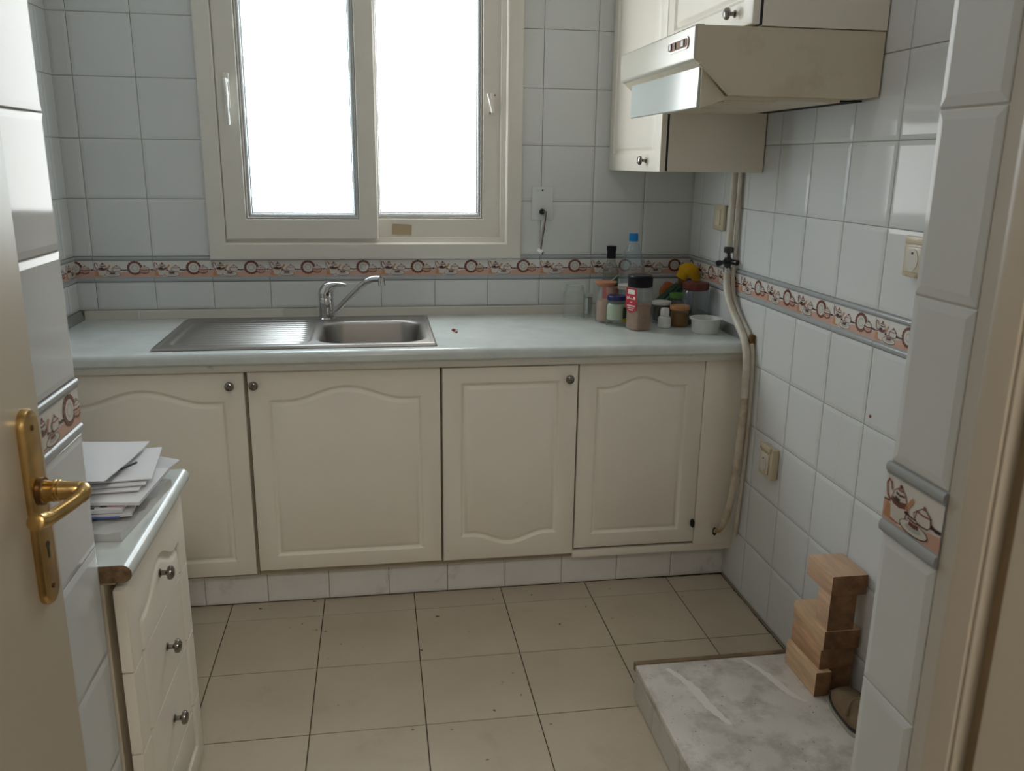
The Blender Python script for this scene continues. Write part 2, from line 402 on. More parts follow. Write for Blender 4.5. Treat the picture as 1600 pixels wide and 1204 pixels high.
    # plate with a scalloped rim
    pts = [(0.137+0.0262*(1+0.03*math.cos(16*t))*math.cos(t), 0.033+0.0252*(1+0.03*math.cos(16*t))*math.sin(t)) for t in [2*PI*i/64 for i in range(64)]]
    poly(pts, BRN)
    for i in range(16):
        t = 2*PI*(i+0.5)/16; ell(0.137+0.0218*math.cos(t), 0.033+0.0218*math.sin(t), 0.0017, 0.0017, ROSE, 6)
    ell(0.137, 0.033, 0.0178, 0.0178, CRM, 28); ell(0.137, 0.033, 0.0115, 0.0115, GRY, 24); ell(0.137, 0.033, 0.0085, 0.0085, CRM, 20)
    # tureen
    poly([(0.154, 0.027), (0.186, 0.027), (0.183, 0.017), (0.174, 0.012), (0.164, 0.012), (0.156, 0.018)], PINK)
    ell(0.17, 0.027, 0.0165, 0.0125, CRM, 14, 0, PI)
    stroke([(0.152, 0.0275), (0.17, 0.0255), (0.188, 0.0275)], 0.0022, BRN); stroke([(0.157, 0.0165), (0.17, 0.013), (0.183, 0.0165)], 0.0026, BRN)
    stroke([(0.156, 0.034), (0.17, 0.0325), (0.184, 0.034)], 0.001, ROSE); ell(0.17, 0.0415, 0.0026, 0.0026, ROSE, 10)
    stroke([(0.1535, 0.027), (0.158, 0.035), (0.166, 0.0392), (0.174, 0.0392), (0.182, 0.035), (0.1865, 0.027), (0.183, 0.017), (0.174, 0.012), (0.164, 0.012)], 0.0009, BRN)
    for k in range(5): ell(0.158+0.006*k, 0.0205, 0.0015, 0.0015, BRN, 6)
    ell(0.194, 0.0265, 0.0045, 0.0028, DRK, 10)
    return bm
INKS = ['ink_pink', 'ink_brown', 'ink_dark', 'ink_rose', 'ink_cream', 'ink_orange', 'ink_grey']
BORDER_CACHE = {}
def border_tile(fr, u0, u1, parent, off0=0.0):
    """piece of frieze from u0 to u1; off0 = motif coordinate at u0"""
    w = u1-u0
    if w < 0.01: return
    key = (tuple(fr.U), round(w, 3), round(off0, 3))
    if key not in BORDER_CACHE:
        H = ZBT-ZBB
        prof = [(0.0008, -0.001), (0.0008, 0.002)]
        for i in range(7): a = PI*i/6; prof.append((0.009-0.0075*math.cos(a), 0.003+0.0040*math.sin(a)))
        prof += [(0.0185, 0.0032), (0.0755, 0.0032), (0.0762, 0.0048), (0.0775, 0.0048), (0.0782, 0.0034)]
        for i in range(7): a = PI*i/6; prof.append((0.0845-0.0062*math.cos(a), 0.0034+0.0038*math.sin(a)))
        prof += [(H-0.0008, 0.002), (H-0.0008, -0.001)]
        bm = B(); A = []; C = []
        for v, d in prof:
            A.append(bm.verts.new(fr.U*(-w/2+GAP*0.6) + fr.V*v + fr.N*d)); C.append(bm.verts.new(fr.U*(w/2-GAP*0.6) + fr.V*v + fr.N*d))
        for i in range(len(prof)-1):
            f = bm.faces.new((A[i], C[i], C[i+1], A[i+1])); v = (prof[i][0]+prof[i+1][0])/2
            f.material_index = 0 if 0.0186 < v < 0.0755 else 1
            f.smooth = True
        bm.faces.new(A).material_index = 1; bm.faces.new(C).material_index = 1
        bmesh.ops.recalc_face_normals(bm, faces=bm.faces)
        me = bpy.data.meshes.new('border_tile'); bm.to_mesh(me); bm.free()
        me.materials.append(MATS['border_white']); me.materials.append(MATS['border_grey'])
        me.set_sharp_from_angle(angle=math.radians(40))
        mb = motif_bm()
        g = lambda: list(mb.verts)+list(mb.edges)+list(mb.faces)
        if off0 > 0.001: bmesh.ops.bisect_plane(mb, geom=g(), plane_co=(off0, 0, 0), plane_no=(1, 0, 0), clear_inner=True)
        if off0+w < 0.199: bmesh.ops.bisect_plane(mb, geom=g(), plane_co=(off0+w, 0, 0), plane_no=(1, 0, 0), clear_outer=True)
        for v in mb.verts:
            x, y, d = v.co; v.co = fr.U*(x-off0-w/2) + fr.V*(0.0188+y*0.97) + fr.N*(0.0033+d)
        for f in mb.faces:
            f.normal_update()
            if f.normal.dot(fr.N) < 0: f.normal_flip()
        me2 = bpy.data.meshes.new('printed_motif'); mb.to_mesh(me2); mb.free()
        for k in INKS: me2.materials.append(MATS[k])
        BORDER_CACHE[key] = (me, me2)
    me, me2 = BORDER_CACHE[key]
    o = put('border_tile', me, fr((u0+u1)/2, ZBB, 0), parent)
    m = bpy.data.objects.new('printed_motif', me2); COL.objects.link(m); m.parent = o
def tiled(fr, u0, u1, ustart, rows, parent, skip=None, clipfn=None, border=True):
    us = lines(u0, u1, ustart, 0.2)
    for a, b in zip(us, us[1:]):
        for v0, v1 in rows:
            r = (a, b, v0, v1)
            if clipfn: r = clipfn(*r)
            if r: wall_tile(fr, *r, parent)
        if border and not (skip and skip(a, b)):
            base = ustart + 0.2*math.floor((a-ustart+0.002)/0.2)
            border_tile(fr, a, b, parent, max(0, a-base))
ZTOP = 2.5
UP = [(ZBT+0.2*k, min(ZBT+0.2*k+0.2, ZTOP)) for k in range(8) if ZBT+0.2*k < ZTOP-0.02]
LOW = [(max(ZBB-0.2*k-0.2, 0.0), ZBB-0.2*k) for k in range(5)]
T = 0.14
# ------------------------------------------------------------------ structure
WX0, WX1, WZ0, WZ1 = 0.085, 1.155, 1.11, 2.27     # window opening
def walls():
    bm = B()
    for x0, x1, z0, z1 in ((-0.405-T, WX0, -0.05, ZTOP), (WX1, 1.857+T, -0.05, ZTOP), (WX0, WX1, -0.05, WZ0), (WX0, WX1, WZ1, ZTOP)):
        box(bm, x0, x1, 0, T, z0, z1)
    wb = tag(obj('wall_back', bm, 'grout', smooth=None), 'back wall of glossy white square tiles with crockery frieze around the window', 'wall', kind='structure')
    def clip(a, b, c, d):
        if b > WX0 and a < WX1 and d > WZ0 and c < WZ1:
            if a < WX0-0.01: return (a, WX0, c, d)
            if b > WX1+0.01: return (WX1, b, c, d)
            if d > WZ1+0.02: return (a, b, WZ1, d)
            return None
        return (a, b, c, d)
    tiled(F_BACK, -0.405, 1.857, -0.341, UP+[(0.904, ZBB)], wb, clipfn=clip)
    bm = B(); box(bm, 1.857, 1.857+T, -2.31, T, -0.05, ZTOP)
    wr = tag(obj('wall_right', bm, 'grout', smooth=None), 'right wall of glossy white square tiles with frieze behind hood and hose', 'wall', kind='structure')
    tiled(F_RIGHT, 0, 2.31, 0.098, UP+LOW, wr)
    bm = B(); lathe(bm, [(0, 0.0), (0.0045, 0.0), (0.0045, 0.0012)], (1.852, -1.325, 0.833), 10, axis='x'); obj('red_spot', bm, 'crumb', wr)
    for u, v0, v1 in ((1.200, 0.48, 0.80), (1.022, 0.09, 0.20)):
        bm = B(); rn = random.Random(5); v = v0
        while v < v1:
            h_ = rn.uniform(0.006, 0.03); w_ = rn.uniform(0.0006, 0.0016)
            bm.faces.new([bm.verts.new(F_RIGHT(u+a+0.03*(v-v0)*0, b, 0.0046)) for a, b in ((-w_, v), (w_, v), (w_*0.6, v+h_), (-w_*0.6, v+h_))]); v += h_+rn.uniform(0.004, 0.03)
        o = obj('drip_streak', bm, 'strip_cream', wr, smooth=None); o['kind'] = 'stuff'
    bm = B(); box(bm, -0.405-T, -0.405, -1.79, T, -0.05, ZTOP)
    wl = tag(obj('wall_left', bm, 'grout', smooth=None), 'left white tiled wall ending at back corner by the worktop', 'wall', kind='structure')
    tiled(F_LEFT, -1.79, 0, -0.1, UP+[(0.904, ZBB)], wl)
    tiled(F_LEFT, -1.345, -0.62, -0.1, [(0.804, 0.904)]+LOW[1:], wl, border=False)
    bm = B(); box(bm, -0.6, 0.165, -2.80, -1.79, -0.05, ZTOP)
    pl = tag(obj('wall_left_pier', bm, 'grout', smooth=None), 'tiled pier on the left between open door and drawer unit', 'wall', kind='structure')
    tiled(F_PL, -2.79, -1.79, -1.79-0.183, UP+LOW, pl)
    bm = B(); box(bm, 1.25, 1.857+T, -2.80, -2.31, -0.05, ZTOP)
    pr = tag(obj('wall_right_pier', bm, 'plaster', smooth=None), 'tiled pier with frieze on the right beside the door frame', 'wall', kind='structure')
    for v0, v1 in UP+LOW: wall_tile(F_PR, 2.3095, 2.415, v0, v1, pr, wob=0.0006)
    border_tile(F_PR, 2.307, 2.415, pr, 0.0)
    bm = B(); box(bm, 1.2485, 1.25, -2.8, -2.416, 0, ZTOP)
    obj('plaster_strip', bm, 'plaster', pr, smooth=None)
    # doorway wall and the hall behind the camera
    bm = B()
    box(bm, -0.6, 0.165, -2.95, -2.80, -0.05, ZTOP); box(bm, 1.0, 2.0, -2.95, -2.80, -0.05, ZTOP); box(bm, 0.165, 1.0, -2.95, -2.80, 2.1, ZTOP)
    tag(obj('wall_front', bm, 'plaster', smooth=None), 'plastered wall around the kitchen doorway', 'wall', kind='structure')
    bm = B()
    box(bm, -0.75, -0.6, -4.4, -2.80, -0.05, ZTOP); box(bm, 2.0, 2.15, -4.4, -2.80, -0.05, ZTOP); box(bm, -0.75, 2.15, -4.55, -4.4, -0.05, ZTOP)
    tag(obj('wall_hall', bm, 'hall_wall', smooth=None), 'plain cream walls of the hallway outside the kitchen doorway', 'wall', kind='structure')
    bm = B(); box(bm, -0.75, 2.15, -4.55, T, ZTOP, ZTOP+0.1)
    tag(obj('ceiling', bm, 'ceiling', smooth=None), 'plain white ceiling over the kitchen', 'ceiling', kind='structure')
    bm = B(); box(bm, -0.75, 2.15, -4.55, T, -0.06, -0.0022)
    fl = tag(obj('floor', bm, 'floor_grout', smooth=None), 'floor of square beige tiles with dark dirty joints', 'floor', kind='structure')
    xs = lines(-0.405, 1.857, 0.141, 0.3); ys = lines(-3.05, -0.535, -0.647, 0.3)
    fr = Frame((0, 0, 0), (1, 0, 0)); fr.V = Vector((0, 1, 0)); fr.N = Vector((0, 0, 1))
    cache = {}
    for a, b in zip(xs, xs[1:]):
        for c, d in zip(ys, ys[1:]):
            if b < 0.166 and d < -1.79: continue
            w, h = round(b-a-0.0030, 4), round(d-c-0.0030, 4)
            if (w, h) not in cache: cache[(w, h)] = rings_mesh('floor_tile', fr, w, h, ((0, -0.003), (0, -0.0006), (0.001, 0.0)), 'floor_tile')
            put('floor_tile', cache[(w, h)], ((a+b)/2, (c+d)/2, random.uniform(-0.0003, 0.0001)), fl)
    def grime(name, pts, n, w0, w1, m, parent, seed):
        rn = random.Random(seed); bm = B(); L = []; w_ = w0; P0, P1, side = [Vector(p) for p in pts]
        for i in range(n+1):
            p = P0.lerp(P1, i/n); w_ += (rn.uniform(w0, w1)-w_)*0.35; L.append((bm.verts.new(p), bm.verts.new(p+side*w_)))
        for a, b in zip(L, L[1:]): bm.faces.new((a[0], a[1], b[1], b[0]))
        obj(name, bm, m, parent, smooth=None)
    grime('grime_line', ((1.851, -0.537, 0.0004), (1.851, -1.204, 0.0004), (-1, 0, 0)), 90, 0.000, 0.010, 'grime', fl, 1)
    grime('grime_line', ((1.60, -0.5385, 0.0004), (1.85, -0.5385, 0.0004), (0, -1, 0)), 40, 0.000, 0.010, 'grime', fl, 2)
    # tiled plinth under the base units
    bm = B(); box(bm, -0.405, 1.857, -0.5335, -0.50, 0, 0.122)
    bb = tag(obj('baseboard_back', bm, 'grout', smooth=None), 'white tiled plinth under the base cabinets', 'baseboard', kind='structure')
    f2 = Frame((0, -0.5335, 0), (1, 0, 0))
    grime('sealant_smear', ((0.50, -0.5388, 0.121), (0.84, -0.5388, 0.121), (0, 0, -1)), 40, 0.004, 0.013, 'grime', bb, 3)
    grime('sealant_smear', ((0.90, -0.5388, 0.121), (1.10, -0.5388, 0.121), (0, 0, -1)), 24, 0.002, 0.009, 'grime', bb, 4)
    us = lines(-0.405, 1.857, 1.857-2.2, 0.2)
    for a, b in zip(us, us[1:]): wall_tile(f2, a, b, 0.001, 0.112, bb, m='kick_tile')
walls()

# ------------------------------------------------------------------ window
def ring(bm, x0, x1, z0, z1, prof, mi=0):
    """mitred rectangular ring; prof = (inset, y) from the outside in"""
    L = []
    for ins, y in prof:
        L.append([bm.verts.new(c) for c in ((x0+ins, y, z0+ins), (x1-ins, y, z0+ins), (x1-ins, y, z1-ins), (x0+ins, y, z1-ins))])
    for a, b in zip(L, L[1:]):
        for i in range(4):
            j = (i+1) % 4; bm.faces.new((a[i], a[j], b[j], b[i])).material_index = mi
def window():
    t = thing('window_1', (0.62, 0, 1.084), 'cream two-sash sliding window with bright frosted panes', 'window', kind='structure')
    bm = B()
    ring(bm, 0.058, 1.182, 1.084, 2.30, ((0, 0.0), (0, -0.020), (0.003, -0.024), (0.010, -0.026), (0.040, -0.030), (0.055, -0.030), (0.060, -0.026), (0.060, -0.010), (0.078, -0.008), (0.078, 0.06), (0.0, 0.06), (0, 0)))
    obj('window_frame', bm, 'pvc', t, smooth=20)
    # back track of the sliding frame
    bm = B(); ring(bm, 0.10, 1.14, 1.12, 2.26, ((0.012, 0.05), (0.012, 0.004), (0.024, 0.004), (0.024, 0.05))); obj('track', bm, 'pvc', t, smooth=20)
    def sash(x0, x1, z0, z1, y, wl, wr, wb, pane):
        s = bpy.data.objects.new('sash', None); COL.objects.link(s); s.parent = t; s.location = Vector(((x0+x1)/2, y, z0)) - wloc(t)
        bm = B()
        def rr(prof):
            L = []
            for a, yy in prof:
                L.append([bm.verts.new(c) for c in ((x0+wl*a, yy, z0+wb*a), (x1-wr*a, yy, z0+wb*a), (x1-wr*a, yy, z1-wb*a), (x0+wl*a, yy, z1-wb*a))])
            for p, q in zip(L, L[1:]):
                for i in range(4): bm.faces.new((p[i], p[(i+1) % 4], q[(i+1) % 4], q[i]))
        rr(((0, y+0.035), (0, y), (0.05, y-0.004), (0.78, y-0.004), (0.80, y+0.002), (0.80, y+0.035), (0, y+0.035)))
        obj('sash_frame', bm, 'pvc', s, smooth=20)
        gx0, gx1, gz0, gz1 = x0+wl*0.80, x1-wr*0.80, z0+wb*0.80, z1-wb*0.80
        bm = B(); k = 0.020
        ring(bm, gx0, gx1, gz0, gz1, ((0, y+0.004), (0.004, y), (0.008, y+0.001), (0.0085, y+0.006), (0.014, y+0.0035), (0.0175, y+0.006), (k, y+0.014), (k, y+0.03), (0, y+0.03)))
        obj('glazing_bead', bm, 'alu', s, smooth=20)
        bm = B(); ring(bm, gx0+k-0.001, gx1-k+0.001, gz0+k-0.001, gz1-k+0.001, ((0, y+0.010), (0.003, y+0.012), (0.0035, y+0.02))); obj('gasket', bm, 'gasket', s, smooth=None)
        bm = B(); box(bm, gx0+0.012, gx1-0.012, y+0.0165, y+0.0215, gz0+0.012, gz1-0.012); pn = obj('pane', bm, pane, s, smooth=None)
        bm = B(); rn = random.Random(int(x0*100))
        for k in range(14):
            px, pz, r_ = rn.uniform(gx0+0.03, gx1-0.03), gz0+0.03+abs(rn.gauss(0, 0.25)), rn.uniform(0.0008, 0.0022)
            bm.faces.new([bm.verts.new((px+r_*math.cos(a), y+0.0162, pz+r_*math.sin(a))) for a in [2*PI*i/8 for i in range(8)]])
        sp = obj('dirt_specks', bm, 'gasket', s, smooth=None); sp['kind'] = 'stuff'
        return s
    s1 = sash(0.119, 0.655, 1.156, 2.225, -0.020, 0.092, 0.085, 0.090, 'pane_cool')
    s2 = sash(0.575, 1.120, 1.150, 2.23, 0.018, 0.085, 0.100, 0.098, 'pane_warm')
    # handle of the left sash
    bm = B(); box(bm, 0.145, 0.166, -0.034, -0.024, 1.600, 1.715, 0.004); obj('handle_base', bm, 'pvc', s1)
    bm = B()
    tube(bm, smoothpath([(0.156, -0.030, 1.690), (0.156, -0.052, 1.688), (0.1575, -0.060, 1.665), (0.158, -0.056, 1.600), (0.159, -0.052, 1.545)], 6), [0.0085]*8+[0.0075]*8+[0.006]*8+[0.0045], 10)
    obj('handle', bm, 'pvc_white', s1)
    # loose latch of the right sash
    bm = B(); box(bm, 1.068, 1.084, 0.006, 0.018, 1.60, 1.675, 0.002); obj('latch_plate', bm, 'pvc', s2)
    bm = B(); tube(bm, [(1.0765, 0.004, 1.610), (1.067, -0.006, 1.640), (1.056, -0.010, 1.672)], [0.007, 0.006, 0.004], 8); box(bm, 1.062, 1.074, 0.008, 0.015, 1.602, 1.612)
    obj('latch', bm, 'pvc_white', s2)
    bm = B(); tube(bm, [(1.068, 0.008, 1.606), (1.068, 0.018, 1.606)], 0.005, 8); tube(bm, [(1.083, 0.003, 1.668), (1.083, 0.018, 1.668)], 0.003, 8); obj('latch_hole', bm, 'rag_brown', s2)
    bm = B(); box(bm, 0.704, 0.776, 0.0118, 0.0128, 1.170, 1.209)
    bmesh.ops.rotate(bm, verts=bm.verts, cent=(0.74, 0, 1.19), matrix=Matrix.Rotation(0.05, 3, 'Y'))
    obj('masking_tape', bm, 'tape', s2, smooth=None)
window()

# ------------------------------------------------------------------ cabinet doors
def panel_outline(x0, x1, z0, z1, arch, n=36):
    """anticlockwise outline; arch > 0 bumps the top upwards, < 0 bumps the bottom downwards"""
    w = x1-x0
    def bump(s):      # s 0..1 across
        s = (s-0.13)/0.74
        if s <= 0 or s >= 1: return 0.0
        return abs(arch)*(0.5-0.5*math.cos(2*PI*s))**0.85
    pts = []; S = [0]+[0.12+0.76*i/n for i in range(n+1)]+[1]
    pts += [(x0+w*q, z0-(bump(q) if arch < 0 else 0)) for q in S]
    pts += [(x1-w*q, z1+(bump(q) if arch > 0 else 0)) for q in S]
    return pts
def offset_in(pts, d):
    n = len(pts); out = []
    for i in range(n):
        p0, p, p1 = Vector(pts[i-1]), Vector(pts[i]), Vector(pts[(i+1) % n])
        e0 = (p-p0).normalized(); e1 = (p1-p).normalized()
        n0 = Vector((-e0.y, e0.x)); n1 = Vector((-e1.y, e1.x)); b = (n0+n1); b /= max(0.3, b.dot(n0))
        out.append((p.x+b.x*d, p.y+b.y*d))
    return out
def door_bm(w, h, ins=0.058, top=0.085, bot=0.05, arch=0.04, mp=None, thick=0.018, depth=0.0075):
    """front skin in (a, b, d) with a routed ogee groove; mp maps to world"""
    bm = B()
    def loop(pts, d): return [bm.verts.new((x, z, d)) for x, z in pts]
    def bridge(A, C):
        n = len(A)
        for i in range(n): bm.faces.new((A[i], A[(i+1) % n], C[(i+1) % n], C[i]))
    c = 0.004
    base = panel_outline(ins, w-ins, bot, h-top, arch); nb = 39
    def rect(k):      # the same number of points, laid along the door's rectangle
        out = []
        for i, (x, z) in enumerate(base):
            u = (x-ins)/(w-2*ins); out.append((k+u*(w-2*k), k if i < nb else h-k))
        return out
    def ladder(L):
        n = len(L)
        for i in range(nb-1): bm.faces.new((L[i], L[i+1], L[n-2-i], L[n-1-i]))
    prev = None
    for k, d in ((0, -thick), (0, -c), (c*0.3, -c*0.3), (c, 0)):
        L = loop(rect(k), d)
        if prev: bridge(prev, L)
        else: ladder(L)
        prev = L
    for off, d in ((0, 0), (0.003, -depth*0.25), (0.007, -depth*0.85), (0.010, -depth), (0.013, -depth*0.9), (0.019, -depth*0.25), (0.024, 0)):
        L = loop(offset_in(base, off), d); bridge(prev, L); prev = L
    ladder(prev)
    for v in bm.verts: v.co = mp(*v.co)
    return bm
def knob(parent, p, axis, m='pewter'):
    """turned knob; axis = outward unit direction along -y, +x or -x"""
    bm = B()
    prof = [(0.0085, 0), (0.0085, 0.002), (0.005, 0.004), (0.0048, 0.012), (0.007, 0.015), (0.0135, 0.017), (0.0145, 0.020), (0.0135, 0.024), (0.009, 0.0275), (0.0, 0.0285)]
    lathe(bm, prof, (0, 0, 0), 20)
    rot = Vector((0, 0, 1)).rotation_difference(Vector(axis)).to_matrix()
    for v in bm.verts: v.co = rot @ v.co + Vector(p)
    return obj('knob', bm, m, parent)
def carcass(parent, x0, x1, y0, y1, z0, z1, m='cabinet_inner', name='carcass'):
    bm = B(); t = 0.016
    box(bm, x0, x0+t, y0, y1, z0, z1); box(bm, x1-t, x1, y0, y1, z0, z1); box(bm, x0+t, x1-t, y0, y1, z0, z0+t); box(bm, x0+t, x1-t, y1-0.008, y1, z0+t, z1)
    return obj(name, bm, m, parent, smooth=None)
def base_units():
    G = 'cream base cabinets under the worktop'
    def unit(x0, x1, dx0, dx1, z0, z1, yf, label, knobx, arch, top, bot, kz=0.771):
        t = thing('base_cabinet', ((x0+x1)/2, -0.3, 0.122), label, 'cabinet', G)
        carcass(t, x0+0.001, x1-0.001, -0.575, -0.02, 0.122, 0.812)
        d = obj('cabinet_door', door_bm(dx1-dx0, z1-z0, arch=arch, top=top, bot=bot, mp=lambda a, b, e: Vector((dx0+a, yf-e, z0+b))), 'cabinet', t, smooth=30)
        if knobx: knob(d, (knobx, yf, kz), (0, -1, 0))
        return t
    unit(-0.404, 0.242, -0.362, 0.236, 0.137, 0.810, -0.602, 'cream arched-panel base cabinet left of the sink bowl, partly behind papers', 0.196, 0.042, 0.09, 0.05)
    unit(0.242, 0.836, 0.246, 0.832, 0.147, 0.810, -0.602, 'widest cream base cabinet under the sink with arched panel and left knob', 0.266, 0.042, 0.09, 0.05)
    unit(0.836, 1.279, 0.839, 1.277, 0.147, 0.808, -0.606, 'cream base cabinet with upside-down arched panel right of the sink', 1.246, -0.032, 0.05, 0.082, 0.766)
    t = unit(1.279, 1.856, 1.284, 1.712, 0.160, 0.812, -0.594, 'grimy knobless cream base cabinet in the right corner beside the hose', None, 0.032, 0.082, 0.05)
    bm = B(); box(bm, 1.713, 1.856, -0.598, -0.580, 0.150, 0.8125, 0.002); obj('filler_panel', bm, 'cabinet', t)
    bm = B(); box(bm, 1.280, 1.856, -0.590, -0.562, 0.123, 0.150, 0.003); obj('bottom_rail', bm, 'cabinet', t)
    for x, z in ((1.7030, 0.232), (1.786, 0.197)):
        bm = B(); lathe(bm, [(0.0, -0.603), (0.010, -0.6035), (0.010, -0.594), (0, -0.594)], (x, 0, z), 10, axis='y', sx=0.7, sy=1.5)
        obj('gnawed_hole', bm, 'black_hole', t)
base_units()

# ------------------------------------------------------------------ worktop
def worktop():
    bm = B()
    z1, z0 = 0.873, 0.836
    prof = [(-0.555, z1), (-0.607, z1)]
    for i in range(1, 9):
        a = PI/2*i/8; prof.append((-0.607-0.018*math.sin(a), z1-0.018+0.018*math.cos(a)))
    prof += [(-0.625, z0+0.006), (-0.621, z0), (-0.555, z0)]
    prism(bm, prof, lambda y, z, x: (x, y, z), -0.404, 1.853)
    box(bm, -0.404, 0.43, -0.555, -0.145, z0, z1); box(bm, 0.815, 1.855, -0.555, -0.145, z0, z1); box(bm, -0.404, 1.855, -0.145, -0.005, z0, z1)
    bmesh.ops.remove_doubles(bm, verts=bm.verts, dist=1e-5)
    t = tag(obj('worktop', bm, 'counter', smooth=30), 'pale green-grey marbled laminate worktop along the back wall', 'worktop')
    bm = B(); box(bm, -0.404, 1.853, -0.6185, -0.585, 0.8135, 0.8355, 0.002); obj('front_rail', bm, 'counter_edge', t)
    bm = B()
    prism(bm, [(-0.005, 0.8735), (-0.020, 0.8735), (-0.018, 0.880), (-0.014, 0.900), (-0.010, 0.9045), (-0.005, 0.9045)], lambda y, z, x: (x, y, z), -0.385, 1.835)
    s = obj('backsplash_strip', bm, 'strip_cream', t, smooth=20)
    bm = B(); box(bm, -0.204, -0.199, -0.0215, -0.006, 0.8735, 0.905); obj('strip_joint', bm, 'plastic_white', s, smooth=None)
    bm = B(); box(bm, 0.31, 0.42, -0.0225, -0.006, 0.8745, 0.9045); obj('strip_patch', bm, 'strip_cream', s, smooth=None)
    for x0, x1, k in ((1.836, 1.852, 1), (-0.400, -0.384, -1)):
        bm = B()
        a, b = (x0, x1) if k == 1 else (x1, x0)
        prism(bm, [(a, 0.8735), (b, 0.8735), (b, 0.9045), ((a+b)/2+0.003*k, 0.9045), (a+0.003*k, 0.882)], lambda x, z, y: (x, y, z), -0.575, -0.005)
        obj('end_strip', bm, 'strip_grey', t, smooth=20)
worktop()

# ------------------------------------------------------------------ sink and tap
def sink():
    X0, X1, Y0, Y1 = -0.031, 0.826, -0.578, -0.062
    def sd(x, y, x0, x1, y0, y1, r):
        dx = abs(x-(x0+x1)/2)-(x1-x0)/2+r; dy = abs(y-(y0+y1)/2)-(y1-y0)/2+r
        return math.hypot(max(dx, 0), max(dy, 0))+min(max(dx, dy), 0)-r
    def ss(a, b, t): t = min(1, max(0, (t-a)/(b-a))); return t*t*(3-2*t)
    def h(x, y):
        z = 0.0075
        e = -sd(x, y, X0, X1, Y0, Y1, 0.004)
        z += 0.0025*ss(0.0, 0.006, e) - 0.0025*ss(0.012, 0.020, e) - 0.006*(1-ss(0, 0.004, e))
        d = -sd(x, y, X0+0.035, 0.435, Y0+0.04, Y1-0.05, 0.06)
        k = ss(0, 0.012, d); z -= 0.0045*k
        if k > 0: z += 0.0050*ss(0.012, 0.05, d)*max(0, math.sin((y+0.0)*2*PI/0.034))
        b = -sd(x, y, 0.455, 0.79, -0.530, -0.158, 0.075)
        z -= 0.004*ss(-0.012, 0.0, b)
        z -= 0.145*ss(-0.002, 0.030, b) + 0.004*ss(0.03, 0.12, b)
        return z
    nx, ny = 215, 130; bm = B(); g = []
    for i in range(nx+1):
        x = X0+(X1-X0)*i/nx; g.append([bm.verts.new((x, Y0+(Y1-Y0)*j/ny, 0.873+h(x, Y0+(Y1-Y0)*j/ny))) for j in range(ny+1)])
    for i in range(nx):
        for j in range(ny): bm.faces.new((g[i][j], g[i+1][j], g[i+1][j+1], g[i][j+1]))
    t = thing('sink', (0.4, -0.32, 0.873), 'stainless steel sink with ribbed drainer left and one bowl right', 'sink')
    obj('basin', bm, 'steel', t, smooth=60)
    bm = B(); lathe(bm, [(0, 0.006), (0.020, 0.006), (0.030, 0.003), (0.040, 0.001), (0.041, -0.002)], (0.62, -0.345, 0.7285), 24); obj('drain', bm, 'chrome', t)
    # tap
    c = (0.462, -0.112, 0.8808)
    t = thing('kitchen_tap', c, 'chrome single-lever mixer tap with raised slanting spout', 'tap')
    bm = B(); lathe(bm, [(0.031, 0), (0.031, 0.004), (0.026, 0.008), (0.0255, 0.034), (0.0265, 0.036), (0.0265, 0.078), (0.0255, 0.080)], c, 28); obj('tap_body', bm, 'chrome', t)
    bm = B()
    tube(bm, smoothpath([(c[0], c[1], c[2]+0.0805), (c[0]+0.001, c[1], c[2]+0.096), (c[0]+0.010, c[1]-0.005, c[2]+0.113), (c[0]+0.030, c[1]-0.014, c[2]+0.124), (c[0]+0.052, c[1]-0.022, c[2]+0.1265), (c[0]+0.074, c[1]-0.030, c[2]+0.126)], 6),
         [0.0268]*7+[0.0268-0.0008*k for k in range(1, 7)]+[0.022-0.0016*k for k in range(1, 7)]+[0.0124-0.0006*k for k in range(1, 7)]+[0.0088-0.0005*k for k in range(1, 6)]+[0.003], 18)
    lv = obj('lever', bm, 'chrome', t)
    bm = B(); lathe(bm, [(0.0, -0.029), (0.006, -0.0288), (0.006, -0.02)], (c[0]+0.008, c[1]-0.001, c[2]+0.093), 12, axis='y'); obj('temperature_dot', bm, 'print_black', lv)
    bm = B()
    tube(bm, smoothpath([(c[0]+0.012, c[1]-0.010, c[2]+0.018), (c[0]+0.035, c[1]-0.024, c[2]+0.035), (c[0]+0.09, c[1]-0.06, c[2]+0.093), (c[0]+0.135, c[1]-0.088, c[2]+0.138), (c[0]+0.165, c[1]-0.107, c[2]+0.156), (c[0]+0.195, c[1]-0.125, c[2]+0.160)], 6), [0.0105]*20+[0.0115]*11, 14)
    sp = obj('spout', bm, 'chrome', t)
    bm = B(); tube(bm, [(c[0]+0.196, c[1]-0.126, c[2]+0.163), (c[0]+0.199, c[1]-0.128, c[2]+0.136)], 0.0125, 16); obj('aerator', bm, 'chrome', sp)
sink()

